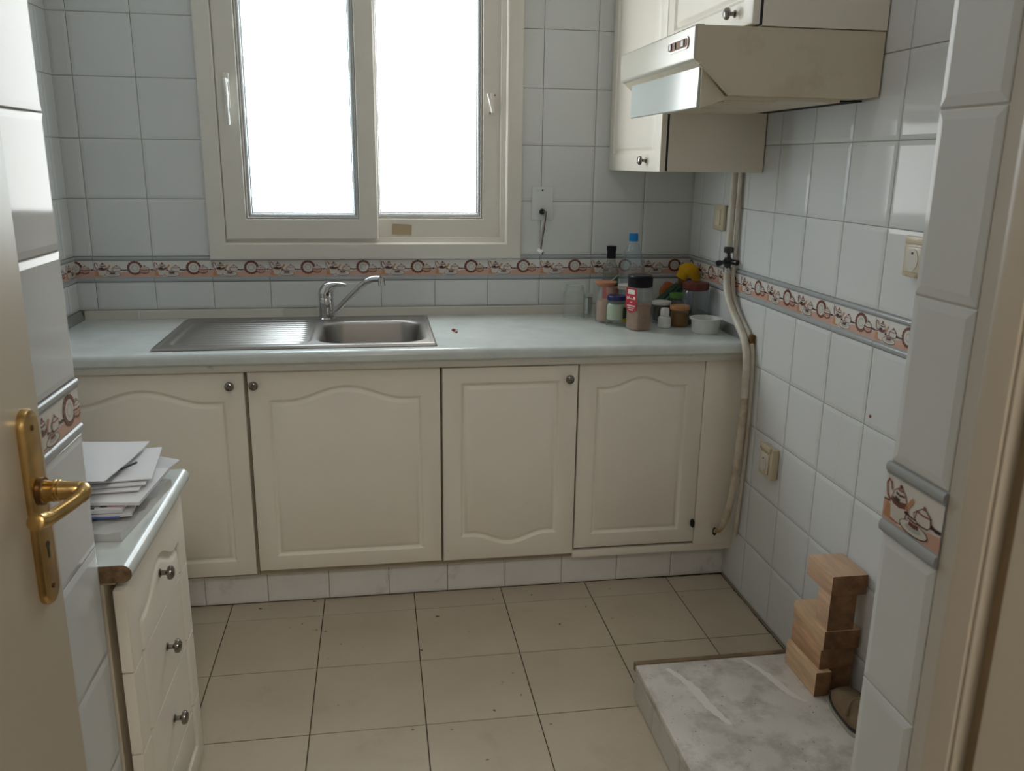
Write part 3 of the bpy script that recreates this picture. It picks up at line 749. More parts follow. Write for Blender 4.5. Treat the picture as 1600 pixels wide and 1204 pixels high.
# ------------------------------------------------------------------ upper cabinets and hood
def uppers():
    G = 'cream wall cabinets on the right wall'
    def wallcab(y0, y1, z0, z1, dz0, dy0, dy1, label, ky, kz):
        t = thing('wall_cabinet', (1.69, (y0+y1)/2, z0), label, 'cabinet', G)
        bm = B(); box(bm, 1.537, 1.849, y0, y1, z0, z1, 0.001); obj('carcass', bm, 'cabinet', t, smooth=None)
        d = obj('cabinet_door', door_bm(dy1-dy0, z1-dz0, ins=0.055, top=0.09, bot=0.055, arch=0.03, mp=lambda a, b, e: Vector((1.512-e, dy1-a, dz0+b))), 'cabinet', t, smooth=30)
        knob(d, (1.512, ky, kz), (-1, 0, 0))
        bm = B(); box(bm, 1.530, 1.537, y0+0.002, y1-0.01, z0+0.002, z1); obj('door_gap', bm, 'black', t, smooth=None)
    wallcab(-0.602, -0.006, 1.413, 2.32, 1.411, -0.600, -0.010, 'tall cream wall cabinet hanging in the back right corner', -0.462, 1.446)
    wallcab(-1.205, -0.604, 1.746, 2.32, 1.750, -1.203, -0.606, 'short cream wall cabinet above the extractor hood', -1.100, 1.786)
    # hood
    t = thing('extractor_hood', (1.6, -0.9, 1.585), 'yellowed cream extractor hood with pale visor over the empty cooker space', 'hood')
    y0, y1 = -1.204, -0.604
    mp = lambda x, z, y: (x, y, z)
    bm = B()
    prism(bm, [(1.38, 1.671), (1.381, 1.739), (1.386, 1.744), (1.849, 1.744), (1.849, 1.598), (1.80, 1.592), (1.472, 1.592)], mp, y0, y1)
    es = [e for e in bm.edges if abs(e.verts[0].co.y-e.verts[1].co.y) < 1e-6 and e.verts[0].co.y < -1.2]
    bmesh.ops.bevel(bm, geom=es, offset=0.002, segments=2, affect='EDGES')
    b = obj('hood_body', bm, 'hood', t, smooth=30)
    bm = B()
    pr = []
    for i in range(7): a = PI/2+PI/2*i/6; pr.append((1.382+0.006*math.cos(a), 1.739+0.006*math.sin(a)))
    for i in range(7): a = PI+PI/2*i/6; pr.append((1.388+0.012*math.cos(a), 1.677+0.012*math.sin(a)))
    pr += [(1.398, 1.668), (1.398, 1.745)]
    prism(bm, pr, mp, y0+0.0003, y1-0.0003)
    fb = obj('front_band', bm, 'hood_front', t, smooth=40)
    bm = B()
    prism(bm, [(1.404, 1.666), (1.399, 1.664), (1.397, 1.566), (1.402, 1.564), (1.405, 1.566)], mp, y0+0.018, y1-0.045)
    obj('visor', bm, 'visor', t, smooth=30)
    for yy in (y0+0.010, y1-0.050):
        bm = B(); prism(bm, [(1.402, 1.655), (1.404, 1.564), (1.470, 1.586), (1.462, 1.592)], mp, yy, yy+0.005); obj('visor_cheek', bm, 'hood', t, smooth=None)
    # ridge on the near cheek
    bm = B(); tube(bm, [(1.392, y0-0.001, 1.661), (1.470, y0-0.001, 1.593)], 0.004, 8); obj('cheek_ridge', bm, 'hood', t)
    bm = B(); box(bm, 1.42, 1.76, y0+0.02, y1-0.02, 1.584, 1.592); gr = obj('filter', bm, 'hood', t, smooth=None)
    for k in range(18):
        bm = B(); yy = y0+0.03+k*0.031; box(bm, 1.475, 1.60, yy, yy+0.012, 1.581, 1.5845, 0.001); obj('grille_slat', bm, 'hood', gr)
    bm = B(); box(bm, 1.765, 1.835, y0+0.05, y1-0.03, 1.5885, 1.5935); obj('black_slot', bm, 'black_hole', t, smooth=None)  # flat black box under the hood next to the wall
    # control panel
    def pill(r, y0, y1, z, x0, x1):
        bm = B(); P = []
        for i in range(9): a = -PI/2+PI*i/8; P.append((y1+r*math.cos(a), z+r*math.sin(a)))
        for i in range(9): a = PI/2+PI*i/8; P.append((y0+r*math.cos(a), z+r*math.sin(a)))
        prism(bm, P, lambda y, z, x: (x, y, z), x0, x1); return bm
    cp = obj('control_panel', pill(0.014, -1.155, -1.045, 1.711, 1.3735, 1.377), 'pewter', fb)
    obj('panel_face', pill(0.010, -1.155, -1.045, 1.711, 1.3725, 1.374), 'powder_pink', cp)
    for y, w, m in ((-1.135, 0.026, 'dark_metal'), (-1.050, 0.020, 'dark_metal'), (-1.088, 0.004, 'black')):
        bm = B(); box(bm, 1.3695, 1.373, y-w/2, y+w/2, 1.7035, 1.7185, 0.001); obj('slide_switch', bm, m, cp)
uppers()

# ------------------------------------------------------------------ drawer unit
def drawer_unit():
    t = thing('drawer_unit', (-0.1, -1.57, 0), 'low cream four-drawer unit with round knobs beside the left pier', 'drawers')
    y0, y1, xf = -1.786, -1.348, 0.204
    bm = B(); box(bm, -0.398, 0.170, y0, y1, 0.06, 0.728, 0.001); obj('carcass', bm, 'hood', t, smooth=None)
    bm = B(); box(bm, -0.398, 0.13, y0+0.01, y1-0.01, 0.0, 0.06); obj('plinth', bm, 'cabinet', t, smooth=None)
    W, H, Z0 = y1-y0, 0.655, 0.062
    cuts = [0.062, 0.222, 0.389, 0.556, 0.717]
    for k in range(4):
        bm = door_bm(W, H, ins=0.055, top=0.085, bot=0.05, arch=0.045, mp=lambda a, b, e: Vector((a, b, e)), thick=0.02)
        a, b = cuts[k]-Z0, cuts[k+1]-Z0
        for z, no in ((a, -1), (b, 1)):
            if 0.001 < z < H-0.001:
                r = bmesh.ops.bisect_plane(bm, geom=bm.verts[:]+bm.edges[:]+bm.faces[:], plane_co=(0, z-no*0.0020, 0), plane_no=(0, no, 0), clear_outer=True)
                es = [e for e in r['geom_cut'] if isinstance(e, bmesh.types.BMEdge)]
                bmesh.ops.edgenet_fill(bm, edges=es)
        for v in bm.verts: v.co = Vector((xf+v.co.z, y0+v.co.x, Z0+v.co.y))
        d = obj('drawer', bm, 'cabinet', t, smooth=30)
        knob(d, (xf, (y0+y1)/2-0.005, (cuts[k]+cuts[k+1])/2+0.004), (1, 0, 0))
    bm = B()
    P = [(-0.399, 0.733), (-0.399, 0.765)]
    P += [(0.203+0.016*math.sin(a), 0.749+0.016*math.cos(a)) for a in [PI*i/10 for i in range(11)]]
    prism(bm, P, lambda x, z, y: (x, y, z), -1.788, -1.318)
    o = obj('drawer_unit_top', bm, ['counter', 'chipboard'], t, smooth=30)
    for p in o.data.polygons:
        if abs(p.normal.y) > 0.9: p.material_index = 1
    bm = B(); box(bm, -0.398, 0.190, y0+0.001, y1, 0.7285, 0.7325); obj('top_batten', bm, 'cabinet_inner', t, smooth=None)
drawer_unit()

# ------------------------------------------------------------------ papers on the drawer unit
def papers():
    G = 'loose papers and envelopes on the drawer unit'
    def sheet(name, label, cx, cy, w, l, ang, z, th, m, curl=0.0, tilt=(0, 0), nx=6, ny=8, cat='paper', wr=0.0):
        bm = B(); g = []
        ca, sa = math.cos(ang), math.sin(ang)
        rn = random.Random(int(cx*1000+z*9999))
        for lay in (0, 1):
            gg = []
            for i in range(nx+1):
                row = []
                for j in range(ny+1):
                    a = (i/nx-0.5)*w; b = (j/ny-0.5)*l
                    zz = z + lay*th + tilt[0]*a + tilt[1]*b + curl*((2*a/w)**2)*0.5 + curl*max(0, 2*b/l)**2
                    if wr and lay == 1: zz += rn.uniform(-wr, wr)*0.5 + wr*0.5
                    row.append(bm.verts.new((cx+a*ca-b*sa, cy+a*sa+b*ca, zz)))
                gg.append(row)
            g.append(gg)
        for lay in (0, 1):
            for i in range(nx):
                for j in range(ny): bm.faces.new((g[lay][i][j], g[lay][i+1][j], g[lay][i+1][j+1], g[lay][i][j+1]))
        for i in range(nx):
            for j in (0, ny): bm.faces.new((g[0][i][j], g[0][i+1][j], g[1][i+1][j], g[1][i][j]))
        for j in range(ny):
            for i in (0, nx): bm.faces.new((g[0][i][j], g[0][i][j+1], g[1][i][j+1], g[1][i][j]))
        return tag(obj(name, bm, m, smooth=40), label, cat, G)
    z = 0.7655
    sheet('plastic_wallet', 'crumpled translucent plastic wallet at the bottom of the paper pile', 0.075, -1.545, 0.235, 0.27, -0.10, z, 0.010, 'bag', wr=0.012, nx=9, ny=9, cat='wallet')
    s = sheet('envelope', 'large white envelope with blue stripe near the bottom of the pile', 0.055, -1.560, 0.24, 0.17, 0.10, z+0.024, 0.006, 'paper')
    bm = B(); box(bm, -0.05, 0.165, -1.6435, -1.6415, z+0.0255, z+0.0285); obj('blue_stripe', bm, 'print_blue', s, smooth=None)
    s = sheet('envelope', 'printed window envelope with yellowed window and pink end', 0.050, -1.55, 0.23, 0.17, 0.02, z+0.0335, 0.007, 'paper', tilt=(-0.01, 0.01))
    bm = B(); box(bm, 0.01, 0.07, -1.633, -1.608, z+0.0395, z+0.0412); obj('address_window', bm, 'paper_yellow', s, smooth=None)
    bm = B(); box(bm, 0.135, 0.164, -1.62, -1.56, z+0.0385, z+0.0402); obj('pink_end', bm, 'print_pink', s, smooth=None)
    for x, y in ((0.06, -1.597), (0.082, -1.600), (0.105, -1.63), (0.125, -1.622)):
        bm = B(); box(bm, x, x+0.012, y, y+0.004, z+0.0395, z+0.0412); obj('printing', bm, 'print_black', s, smooth=None)
    sheet('envelope', 'thick white envelope in the middle of the paper pile', 0.07, -1.53, 0.27, 0.17, -0.10, z+0.045, 0.006, 'paper', tilt=(0.0, 0.03))
    for k in range(3):
        sheet('letter', ['lowest folded white letter under the top sheet of the pile', 'middle folded white letter under the top sheet of the pile', 'uppermost folded white letter under the top sheet of the pile'][k],
              0.045+0.006*k, -1.50+0.012*k, 0.27, 0.18, 0.06+0.03*k, z+0.055+0.0052*k, 0.0028, 'paper', tilt=(0.0, 0.02))
    sheet('letter', 'white letter leaning back at the far side of the paper pile', 0.125, -1.400, 0.14, 0.13, -0.35, z+0.034, 0.002, 'paper_grey', tilt=(-0.08, 0.10))
    sheet('paper_sheet', 'white sheet lying on top of the paper pile', 0.008, -1.475, 0.275, 0.235, -0.10, z+0.080, 0.0016, 'paper', curl=0.006, tilt=(-0.02, -0.03))
    sheet('paper_scrap', 'small pale scrap with pink print beside the pile edge', 0.155, -1.445, 0.05, 0.07, -0.3, z+0.030, 0.001, 'paper_grey', tilt=(-0.15, 0.0))
    bm = B(); tube(bm, [(0.128, -1.530, z+0.0745), (0.160, -1.490, z+0.079)], 0.0024, 8)
    tag(obj('pen', bm, 'print_black'), 'short dark pen poking out from under the top sheet', 'pen')
papers()

# ------------------------------------------------------------------ open door and frame
def door():
    E0 = Vector((0.226, -2.095, 0)); ang = 0.03
    d = Vector((-math.sin(ang), -math.cos(ang), 0)); nrm = Vector((math.cos(ang), -math.sin(ang), 0))
    P = lambda a, n, z: E0 + d*a + nrm*n + Vector((0, 0, z))
    t = thing('door_1', E0 + d*0.35 - nrm*0.02, 'open cream painted kitchen door with brass lever handle', 'door', kind='structure')
    bm = B(); box(bm, 0, 0.70, -0.038, 0, 0.008, 2.04, 0.003)
    for v in bm.verts: v.co = P(*v.co)
    obj('door_leaf', bm, 'door_paint', t)
    # brass plate
    hz = 1.040; ha = 0.048
    bm = B(); P2 = []
    for i in range(13): a = -PI+PI*i/12; P2.append((0.0215*math.cos(a), -0.128+0.0215*math.sin(a)))
    for i in range(13): a = PI*i/12; P2.append((0.0215*math.cos(a), 0.083+0.0215*math.sin(a)))
    n = len(P2); L = []
    for sc, h in ((1.0, 0.0), (1.0, 0.0055), (0.93, 0.0085), (0.86, 0.0092)):
        L.append([bm.verts.new(P(ha+u*sc, h, hz+(v+0.0225)*(1-(1-sc)*0.18)-0.0225)) for u, v in P2])
    for A, C in zip(L, L[1:]):
        for i in range(n): bm.faces.new((A[i], A[(i+1) % n], C[(i+1) % n], C[i]))
    bm.faces.new(L[-1]); bm.faces.new(L[0])
    pl = obj('back_plate', bm, 'brass', t, smooth=30)
    def cyl(bm, a, z, prof, n=18):
        rr = []
        for r, h in prof: rr.append([bm.verts.new(P(ha+a+r*math.cos(2*PI*i/n), h, z+r*math.sin(2*PI*i/n))) for i in range(n)])
        for A, C in zip(rr, rr[1:]):
            for i in range(n): bm.faces.new((A[i], A[(i+1) % n], C[(i+1) % n], C[i]))
        bm.faces.new(rr[0]); bm.faces.new(rr[-1])
    for z in (hz+0.081, hz-0.126):
        bm = B(); cyl(bm, 0, z, [(0.0035, 0.009), (0.0035, 0.0102), (0.002, 0.0106)], 12); obj('screw', bm, 'brass_dark', pl)
    bm = B(); cyl(bm, 0, hz-0.070, [(0.0045, 0.0088), (0.0045, 0.0098)], 12)
    vs = [P(ha-0.002, 0.0098, hz-0.088), P(ha+0.002, 0.0098, hz-0.088), P(ha+0.002, 0.0098, hz-0.070), P(ha-0.002, 0.0098, hz-0.070)]
    bm.faces.new([bm.verts.new(v) for v in vs]); obj('keyhole', bm, 'black', pl)
    bm = B(); cyl(bm, 0, hz, [(0.0150, 0.0088), (0.0150, 0.014), (0.0138, 0.0145), (0.0132, 0.024), (0.0138, 0.025), (0.0138, 0.0275), (0.0128, 0.0285), (0.0136, 0.0295), (0.0136, 0.032), (0.0124, 0.033), (0.0112, 0.046), (0.0112, 0.053), (0.008, 0.059)]); nk = obj('lever_neck', bm, 'brass', t)
    bm = B(); cyl(bm, 0, hz, [(0.0172, 0.0090), (0.0172, 0.0140)]); obj('collar_ring', bm, 'brass_dark', nk)
    bm = B(); tube(bm, smoothpath([P(ha-0.008, 0.052, hz+0.001), P(ha+0.004, 0.060, hz+0.0), P(ha+0.02, 0.059, hz-0.003), P(ha+0.043, 0.050, hz-0.007), P(ha+0.066, 0.041, hz-0.009), P(ha+0.080, 0.036, hz-0.006), P(ha+0.085, 0.035, hz-0.004)], 5),
                   [0.008]*3+[0.0095]*7+[0.0082]*10+[0.0095]*6+[0.0105]*3+[0.0095]+[0.006], 14); obj('lever', bm, 'brass', t)
    # door frame on the right of the doorway
    bm = B()
    prof = [(1.0, -2.796), (0.962, -2.796)]
    for i in range(7): a = PI/2+PI/2*i/6; prof.append((0.962+0.009*math.cos(a), -2.805+0.009*math.sin(a)))
    prof += [(0.953, -2.8215), (0.956, -2.8228), (0.9535, -2.8242), (0.9535, -2.8255), (0.962, -2.8262), (0.962, -2.8400), (0.9525, -2.8415), (0.9515, -2.93), (0.96, -2.955), (1.0, -2.955)]
    prism(bm, prof, lambda x, y, z: (x, y, z), 0, 2.1)
    tr = tag(obj('trim_1', bm, 'frame_paint', smooth=30), 'cream door frame jamb on the right edge of the doorway', 'door frame', kind='structure')
    bm = B(); box(bm, 0.9605, 0.9618, -2.8398, -2.8264, 0, 2.1); obj('rebate_strip', bm, 'frame_brown', tr, smooth=None)  # darker brown strip set into the rebate
    for y, z in ((-2.862, 1.12),):
        bm = B(); tube(bm, [(0.9512, y, z), (0.955, y, z)], 0.0009, 8); obj('nail_hole', bm, 'black_hole', tr)
    bm = B(); box(bm, 0.166, 0.185, -2.95, -2.84, 0, 2.1, 0.002); tag(obj('trim_2', bm, 'frame_paint'), 'cream door frame jamb on the hinge side of the doorway', 'door frame', kind='structure')
door()

# ------------------------------------------------------------------ fittings on the walls
def fittings():
    # roller blind winder
    t = thing('blind_winder', (1.263, 0, 1.228), 'white plate with folding metal crank for the roller shutter', 'winder')
    bm = B(); box(bm, 1.223, 1.303, -0.0105, -0.0043, 1.228, 1.349, 0.002); pl = obj('cover_plate', bm, 'tile', t)
    bm = B(); lathe(bm, [(0, -0.0112), (0.0035, -0.0112), (0.0035, -0.008)], (1.263, 0, 1.335), 12, axis='y'); obj('screw_hole', bm, 'black', pl)
    bm = B(); lathe(bm, [(0.0055, -0.0110), (0.0055, -0.009), (0.004, -0.009), (0.004, -0.0110)], (1.243, 0, 1.335), 14, axis='y', close=False); obj('embossed_mark', bm, 'strip_grey', pl)
    bm = B(); lathe(bm, [(0, -0.022), (0.009, -0.022), (0.011, -0.018), (0.011, -0.010), (0, -0.010)], (1.262, 0, 1.257), 18, axis='y'); obj('crank_joint', bm, 'black', t)
    bm = B(); tube(bm, [(1.266, -0.020, 1.258), (1.272, -0.030, 1.259), (1.262, -0.05, 1.20), (1.245, -0.078, 1.122)], [0.0055, 0.0055, 0.005, 0.005], 10); obj('crank_rod', bm, 'pewter', t)
    bm = B(); tube(bm, [(1.236, -0.078, 1.122), (1.252, -0.088, 1.112)], [0.0085, 0.0085], 12); g = obj('crank_grip', bm, 'plastic_white', t)
    bm = B(); tube(bm, [(1.2515, -0.0877, 1.1123), (1.2535, -0.0888, 1.111)], 0.0055, 10); obj('grip_hole', bm, 'black', g)
    # switch near the corner
    t = thing('light_switch', (1.857, -0.295, 1.212), 'yellowed light switch on the right wall behind the gas pipe', 'switch')
    bm = B(); box(bm, 1.840, 1.8525, -0.343, -0.249, 1.212, 1.300, 0.004); obj('switch_plate', bm, 'switch', t)
    bm = B(); box(bm, 1.836, 1.841, -0.318, -0.274, 1.230, 1.284, 0.002); obj('rocker', bm, 'hood', t)
    # sockets
    def socket(y0, y1, z0, z1, label):
        t = thing('wall_socket', (1.857, (y0+y1)/2, z0), label, 'socket', 'stained cream wall sockets')
        w, h = y1-y0, z1-z0; cy, cz = (y0+y1)/2, (z0+z1)/2
        bm = B(); box(bm, 1.828, 1.8525, y0, y1, z0, z1, 0.004); s = obj('socket_box', bm, 'socket', t)
        bm = B(); box(bm, 1.822, 1.8285, y0+w*0.16, y1-w*0.16, z0+h*0.14, z1-h*0.20, 0.003); f = obj('socket_face', bm, 'socket_face', s)
        bm = B(); lathe(bm, [(0, 1.8208), (w*0.25, 1.8208), (w*0.25, 1.823)], (0, cy, cz-h*0.03), 24, axis='x', sy=1.2); obj('socket_well', bm, 'strip_cream', f)
        bm = B()
        lathe(bm, [(0, 1.8195), (0.003, 1.8195), (0.003, 1.822)], (0, cy, cz+0.012), 8, axis='x'); obj('pin_hole', bm, 'black', f)
        bm = B(); box(bm, 1.822, 1.830, y0+w*0.10, y1-w*0.10, z1-h*0.13, z1+0.006, 0.002); obj('hinge_cap', bm, 'socket', s)
    socket(-0.885, -0.800, 0.492, 0.590, 'stained cream socket low on the right wall above the floor')
    socket(-1.497, -1.412, 1.196, 1.282, 'stained cream socket high on right wall, half hidden by the pier')
    # gas pipe, valve and hoses
    t = thing('gas_hose', (1.82, -0.5, 0.19), 'cream gas pipe with black valve and hose curving down past the worktop', 'hose')
    bm = B(); tube(bm, [(1.826, -0.444, 1.412), (1.824, -0.449, 1.26), (1.822, -0.452, 1.165)], [0.011, 0.0115, 0.0115], 14); obj('gas_pipe', bm, 'hose', t)
    bm = B(); tube(bm, [(1.8405, -0.462, 1.412), (1.8405, -0.462, 1.06)], 0.0065, 12); obj('wall_pipe', bm, 'hose', t)
    bm = B(); lathe(bm, [(0.012, 0.148), (0.0165, 0.150), (0.0165, 0.166), (0.012, 0.169)], (1.822, -0.452, 1.0), 14)
    lathe(bm, [(0.009, 0.100), (0.013, 0.104), (0.013, 0.130), (0.009, 0.135), (0.007, 0.148)], (1.822, -0.452, 1.0), 14); vb = obj('valve', bm, 'dark_metal', t)
    bm = B(); tube(bm, smoothpath([(1.822, -0.455, 1.118), (1.800, -0.475, 1.120), (1.778, -0.490, 1.119), (1.768, -0.494, 1.117)], 5), [0.009]*6+[0.0065]*4+[0.010]*6, 10); tube(bm, [(1.822, -0.452, 1.119), (1.836, -0.47, 1.119), (1.842, -0.485, 1.118)], 0.009, 10); obj('valve_handle', bm, 'black', vb)
    bm = B(); lathe(bm, [(0.0135, 0.084), (0.0145, 0.087), (0.0145, 0.098), (0.012, 0.101)], (1.822, -0.453, 1.0), 14); obj('hose_clamp', bm, 'chrome', t)
    path = smoothpath([(1.822, -0.453, 1.095), (1.821, -0.460, 1.04), (1.820, -0.497, 0.985), (1.820, -0.565, 0.935), (1.822, -0.632, 0.885), (1.822, -0.662, 0.82), (1.821, -0.672, 0.70)], 8)
    bm = B(); tube(bm, path, 0.0125, 14); obj('rubber_hose', bm, 'hose', t)
    path = smoothpath([(1.821, -0.672, 0.70), (1.820, -0.672, 0.60), (1.818, -0.666, 0.48), (1.814, -0.658, 0.36), (1.806, -0.642, 0.27), (1.796, -0.620, 0.215), (1.787, -0.598, 0.197)], 8)
    bm = B(); tube(bm, path, [0.0125]*len(path[:36])+[0.0115-0.0003*k for k in range(len(path)-36)], 14); obj('aged_hose', bm, 'hose_brown', t)
    path = smoothpath([(1.8405, -0.462, 1.06), (1.840, -0.485, 1.0), (1.839, -0.552, 0.945), (1.841, -0.632, 0.89), (1.8415, -0.662, 0.82), (1.8415, -0.670, 0.60), (1.8415, -0.662, 0.40), (1.8415, -0.645, 0.2)], 7)
    bm = B(); tube(bm, path, 0.0075, 10); obj('cable', bm, 'hose', t)
    bm = B(); box(bm, 1.834, 1.851, -0.652, -0.634, 0.872, 0.905, 0.004); obj('cable_clip', bm, 'rag_brown', t)
fittings()

# ------------------------------------------------------------------ jars and bottles
ZC = 0.8735
def vessels():
    G = 'jars and bottles in the worktop corner'
    def T_(name, c, label, cat): return thing(name, (c[0], c[1], ZC), label, cat, G)
    def L(parent, name, prof, c, m, **k):
        bm = B(); lathe(bm, prof, (c[0], c[1], ZC), **k); return obj(name, bm, m, parent)
    def jarprof(R, H, neck, base=0.004): return [(R*0.86, 0.0005), (R, base), (R, H*0.70), (R*0.96, H*0.78), (neck*1.0, H*0.86), (neck, H*0.99), (neck*0.94, H), (neck*0.90, H*0.97)]
    c = (1.369, -0.127); t = T_('glass_jar', c, 'empty clear faceted glass jar without lid, leftmost on the worktop', 'jar')
    L(t, 'jar_body', jarprof(0.042, 0.125, 0.033), c, 'glass', n=10, close=False, rot=0.3)
    L(t, 'neck_ring', [(0.0335, 0.108), (0.036, 0.110), (0.036, 0.113), (0.0335, 0.115)], c, 'glass', n=24, close=False)
    c = (1.424, -0.118); t = T_('small_glass', c, 'small narrow clear glass squeezed between two jars', 'glass')
    L(t, 'glass_body', [(0.013, 0.0005), (0.015, 0.004), (0.019, 0.09), (0.0175, 0.09), (0.0135, 0.012), (0, 0.012)], c, 'glass', n=10, close=False)
    L(t, 'reflection_liner', [(0.0135, 0.015), (0.0155, 0.05), (0.015, 0.075)], c, 'chrome', n=7, close=False)  # chrome cone stands in for metallic reflections in the glass
    c = (1.462, -0.222); t = T_('glass_jar', c, 'clear jar with brown cork lid and pale pink contents', 'jar')
    L(t, 'jar_body', jarprof(0.034, 0.135, 0.027), c, 'glass', n=24, close=False)
    L(t, 'lid', [(0.026, 0.132), (0.029, 0.133), (0.040, 0.146), (0.040, 0.149), (0.0, 0.149)], c, 'cork', n=24)
    L(t, 'contents', [(0.0, 0.009), (0.030, 0.010), (0.030, 0.075), (0.026, 0.083), (0, 0.085)], c, 'powder_pink', n=20)
    c = (1.505, -0.165); t = T_('tumbler', c, 'dull pink plastic tumbler behind the cork-lidded jar', 'tumbler')
    L(t, 'tumbler_body', [(0.017, 0.0005), (0.023, 0.12), (0.022, 0.12), (0.0165, 0.01), (0, 0.01)], c, 'plastic_pink', n=20, close=False)
    c = (1.487, -0.285); t = T_('glass_jar', c, 'short jar with dark blue lid and pale green contents', 'jar')
    L(t, 'jar_body', jarprof(0.0375, 0.100, 0.032), c, 'glass_green', n=24, close=False)
    L(t, 'lid', [(0.0335, 0.092), (0.035, 0.093), (0.035, 0.106), (0.033, 0.1085), (0, 0.1085)], c, 'lid_blue', n=28)
    L(t, 'contents', [(0.0, 0.022), (0.033, 0.024), (0.033, 0.070), (0.028, 0.080), (0, 0.080)], c, 'pale_green', n=20)
    bm = B()
    for k in range(6):
        a0, a1 = -1.15+0.13*k, -1.15+0.13*(k+1)
        for z0, z1, mi in ((0.016, 0.03, 2), (0.030, 0.068, 0)):
            vs = [bm.verts.new((c[0]+0.0379*math.cos(a), c[1]+0.0379*math.sin(a), ZC+z)) for a, z in ((a0, z0), (a1, z0), (a1, z1), (a0, z1))]
            f = bm.faces.new(vs); f.material_index = mi
    for k in range(4):
        a0, a1 = -1.05, -0.62; z = 0.036+0.007*k
        vs = [bm.verts.new((c[0]+0.0382*math.cos(a), c[1]+0.0382*math.sin(a), ZC+zz)) for a, zz in ((a0, z), (a1, z), (a1, z+0.003), (a0, z+0.003))]
        bm.faces.new(vs).material_index = 1
    obj('jar_label', bm, ['dark_green', 'label_white', 'label_yellow'], t)
    c = (1.548, -0.200); t = T_('glass_jar', c, 'jar with white lid behind the blue-lidded jar', 'jar')
    L(t, 'jar_body', jarprof(0.032, 0.128, 0.028), c, 'glass', n=24, close=False)
    L(t, 'lid', [(0.031, 0.118), (0.0325, 0.119), (0.0325, 0.133), (0.030, 0.136), (0, 0.136)], c, 'lid_white', n=24)
    c = (1.508, -0.115); t = T_('sauce_bottle', c, 'glass bottle with black cap and red label behind the jars', 'bottle')
    L(t, 'bottle_body', [(0.026, 0.0005), (0.030, 0.004), (0.030, 0.170), (0.027, 0.190), (0.017, 0.205), (0.0145, 0.220), (0.0145, 0.228)], c, 'glass_dark', n=24)
    L(t, 'cap', [(0.0165, 0.221), (0.0175, 0.222), (0.0165, 0.245), (0.0185, 0.253), (0.0185, 0.267), (0, 0.268)], c, 'cap_black', n=24)
    bm = B()
    for k in range(10):
        a0, a1 = -2.9+0.22*k, -2.9+0.22*(k+1); top0, top1 = 0.118+0.0042*k, 0.118+0.0042*(k+1)
        for lo, hi0, hi1, mi in ((0.06, top0, top1, 0 if k < 7 else 1), (None, top0+0.004, top1+0.004, 2)):
            l0, l1 = (lo, lo) if lo else (top0, top1)
            vs = [bm.verts.new((c[0]+0.0304*math.cos(a), c[1]+0.0304*math.sin(a), ZC+z)) for a, z in ((a0, l0), (a1, l1), (a1, hi1), (a0, hi0))]
            bm.faces.new(vs).material_index = mi
    obj('bottle_label', bm, ['packet_red', 'label_green', 'label_white'], t)
    c = (1.592, -0.112); t = T_('water_bottle', c, 'clear plastic water bottle with bright blue cap', 'bottle')
    pr = [(0.034, 0.0005), (0.043, 0.006)]
    for k in range(6): pr += [(0.044, 0.018+0.02*k), (0.0425, 0.028+0.02*k)]
    pr += [(0.0455, 0.145), (0.0455, 0.185), (0.041, 0.215), (0.030, 0.250), (0.020, 0.273), (0.0145, 0.282), (0.0145, 0.290)]
    L(t, 'bottle_body', pr, c, 'pet', n=28, close=False)
    L(t, 'cap', [(0.0170, 0.284), (0.0175, 0.285), (0.0165, 0.311), (0.015, 0.3125), (0, 0.3125)], c, 'cap_blue', n=28)
    # square spice jar
    c = (1.546, -0.364); t = T_('spice_jar', c, 'tall square spice jar with black lid, red label and brown powder', 'jar')
    kw = dict(n=32, power=5.0, rot=0.0)
    bm = B(); R_ = 0.036
    lathe(bm, [(R_*0.92, 0.0005), (R_, 0.005), (R_*0.985, 0.05), (R_*0.965, 0.10), (R_, 0.145), (R_*0.97, 0.152)], (0, 0, 0), close=False, **kw)
    rot = Matrix.Rotation(0.42, 3, 'Z')
    def plc(bm):
        for v in bm.verts: v.co = rot @ v.co + Vector((c[0], c[1], ZC))
    plc(bm); obj('jar_body', bm, 'glass', t)
    bm = B(); lathe(bm, [(0.0, 0.003), (R_*0.93, 0.004), (R_*0.93, 0.088), (0, 0.090)], (0, 0, 0), **kw); plc(bm); obj('powder', bm, 'powder_brown', t)
    bm = B(); lathe(bm, [(0.0415, 0.150), (0.043, 0.152), (0.0435, 0.186), (0.040, 0.191), (0, 0.191)], (0, 0, 0), 36); plc(bm); obj('lid', bm, 'cap_black', t)
    bm = B(); xx = -R_*1.012
    poly = [(-0.030, 0.147), (0.026, 0.147), (0.026, 0.078), (0.012, 0.066), (-0.002, 0.060), (-0.016, 0.066), (-0.030, 0.078)]
    f = bm.faces.new([bm.verts.new((xx-0.0004, -u, z)) for u, z in poly]); f.material_index = 0
    for x0, x1, z0, z1 in ((-0.020, 0.016, 0.126, 0.142), (-0.022, 0.020, 0.084, 0.088), (-0.018, 0.014, 0.077, 0.080), (-0.012, 0.010, 0.070, 0.073),
                           (-0.024, -0.016, 0.108, 0.117), (-0.014, -0.008, 0.110, 0.115), (-0.007, 0.008, 0.109, 0.112), (0.010, 0.019, 0.109, 0.119), (-0.012, -0.009, 0.117, 0.120), (-0.006, 0.006, 0.097, 0.100)):
        f = bm.faces.new([bm.verts.new((xx-0.0008, -u, z)) for u, z in ((x0, z0), (x1, z0), (x1, z1), (x0, z1))]); f.material_index = 1
    plc(bm); obj('jar_label', bm, ['label_red', 'label_white'], t, smooth=None)
    # small white bottle
    c = (1.651, -0.336); t = T_('small_bottle', c, 'little white plastic bottle with white cap in front of the amber jar', 'bottle')
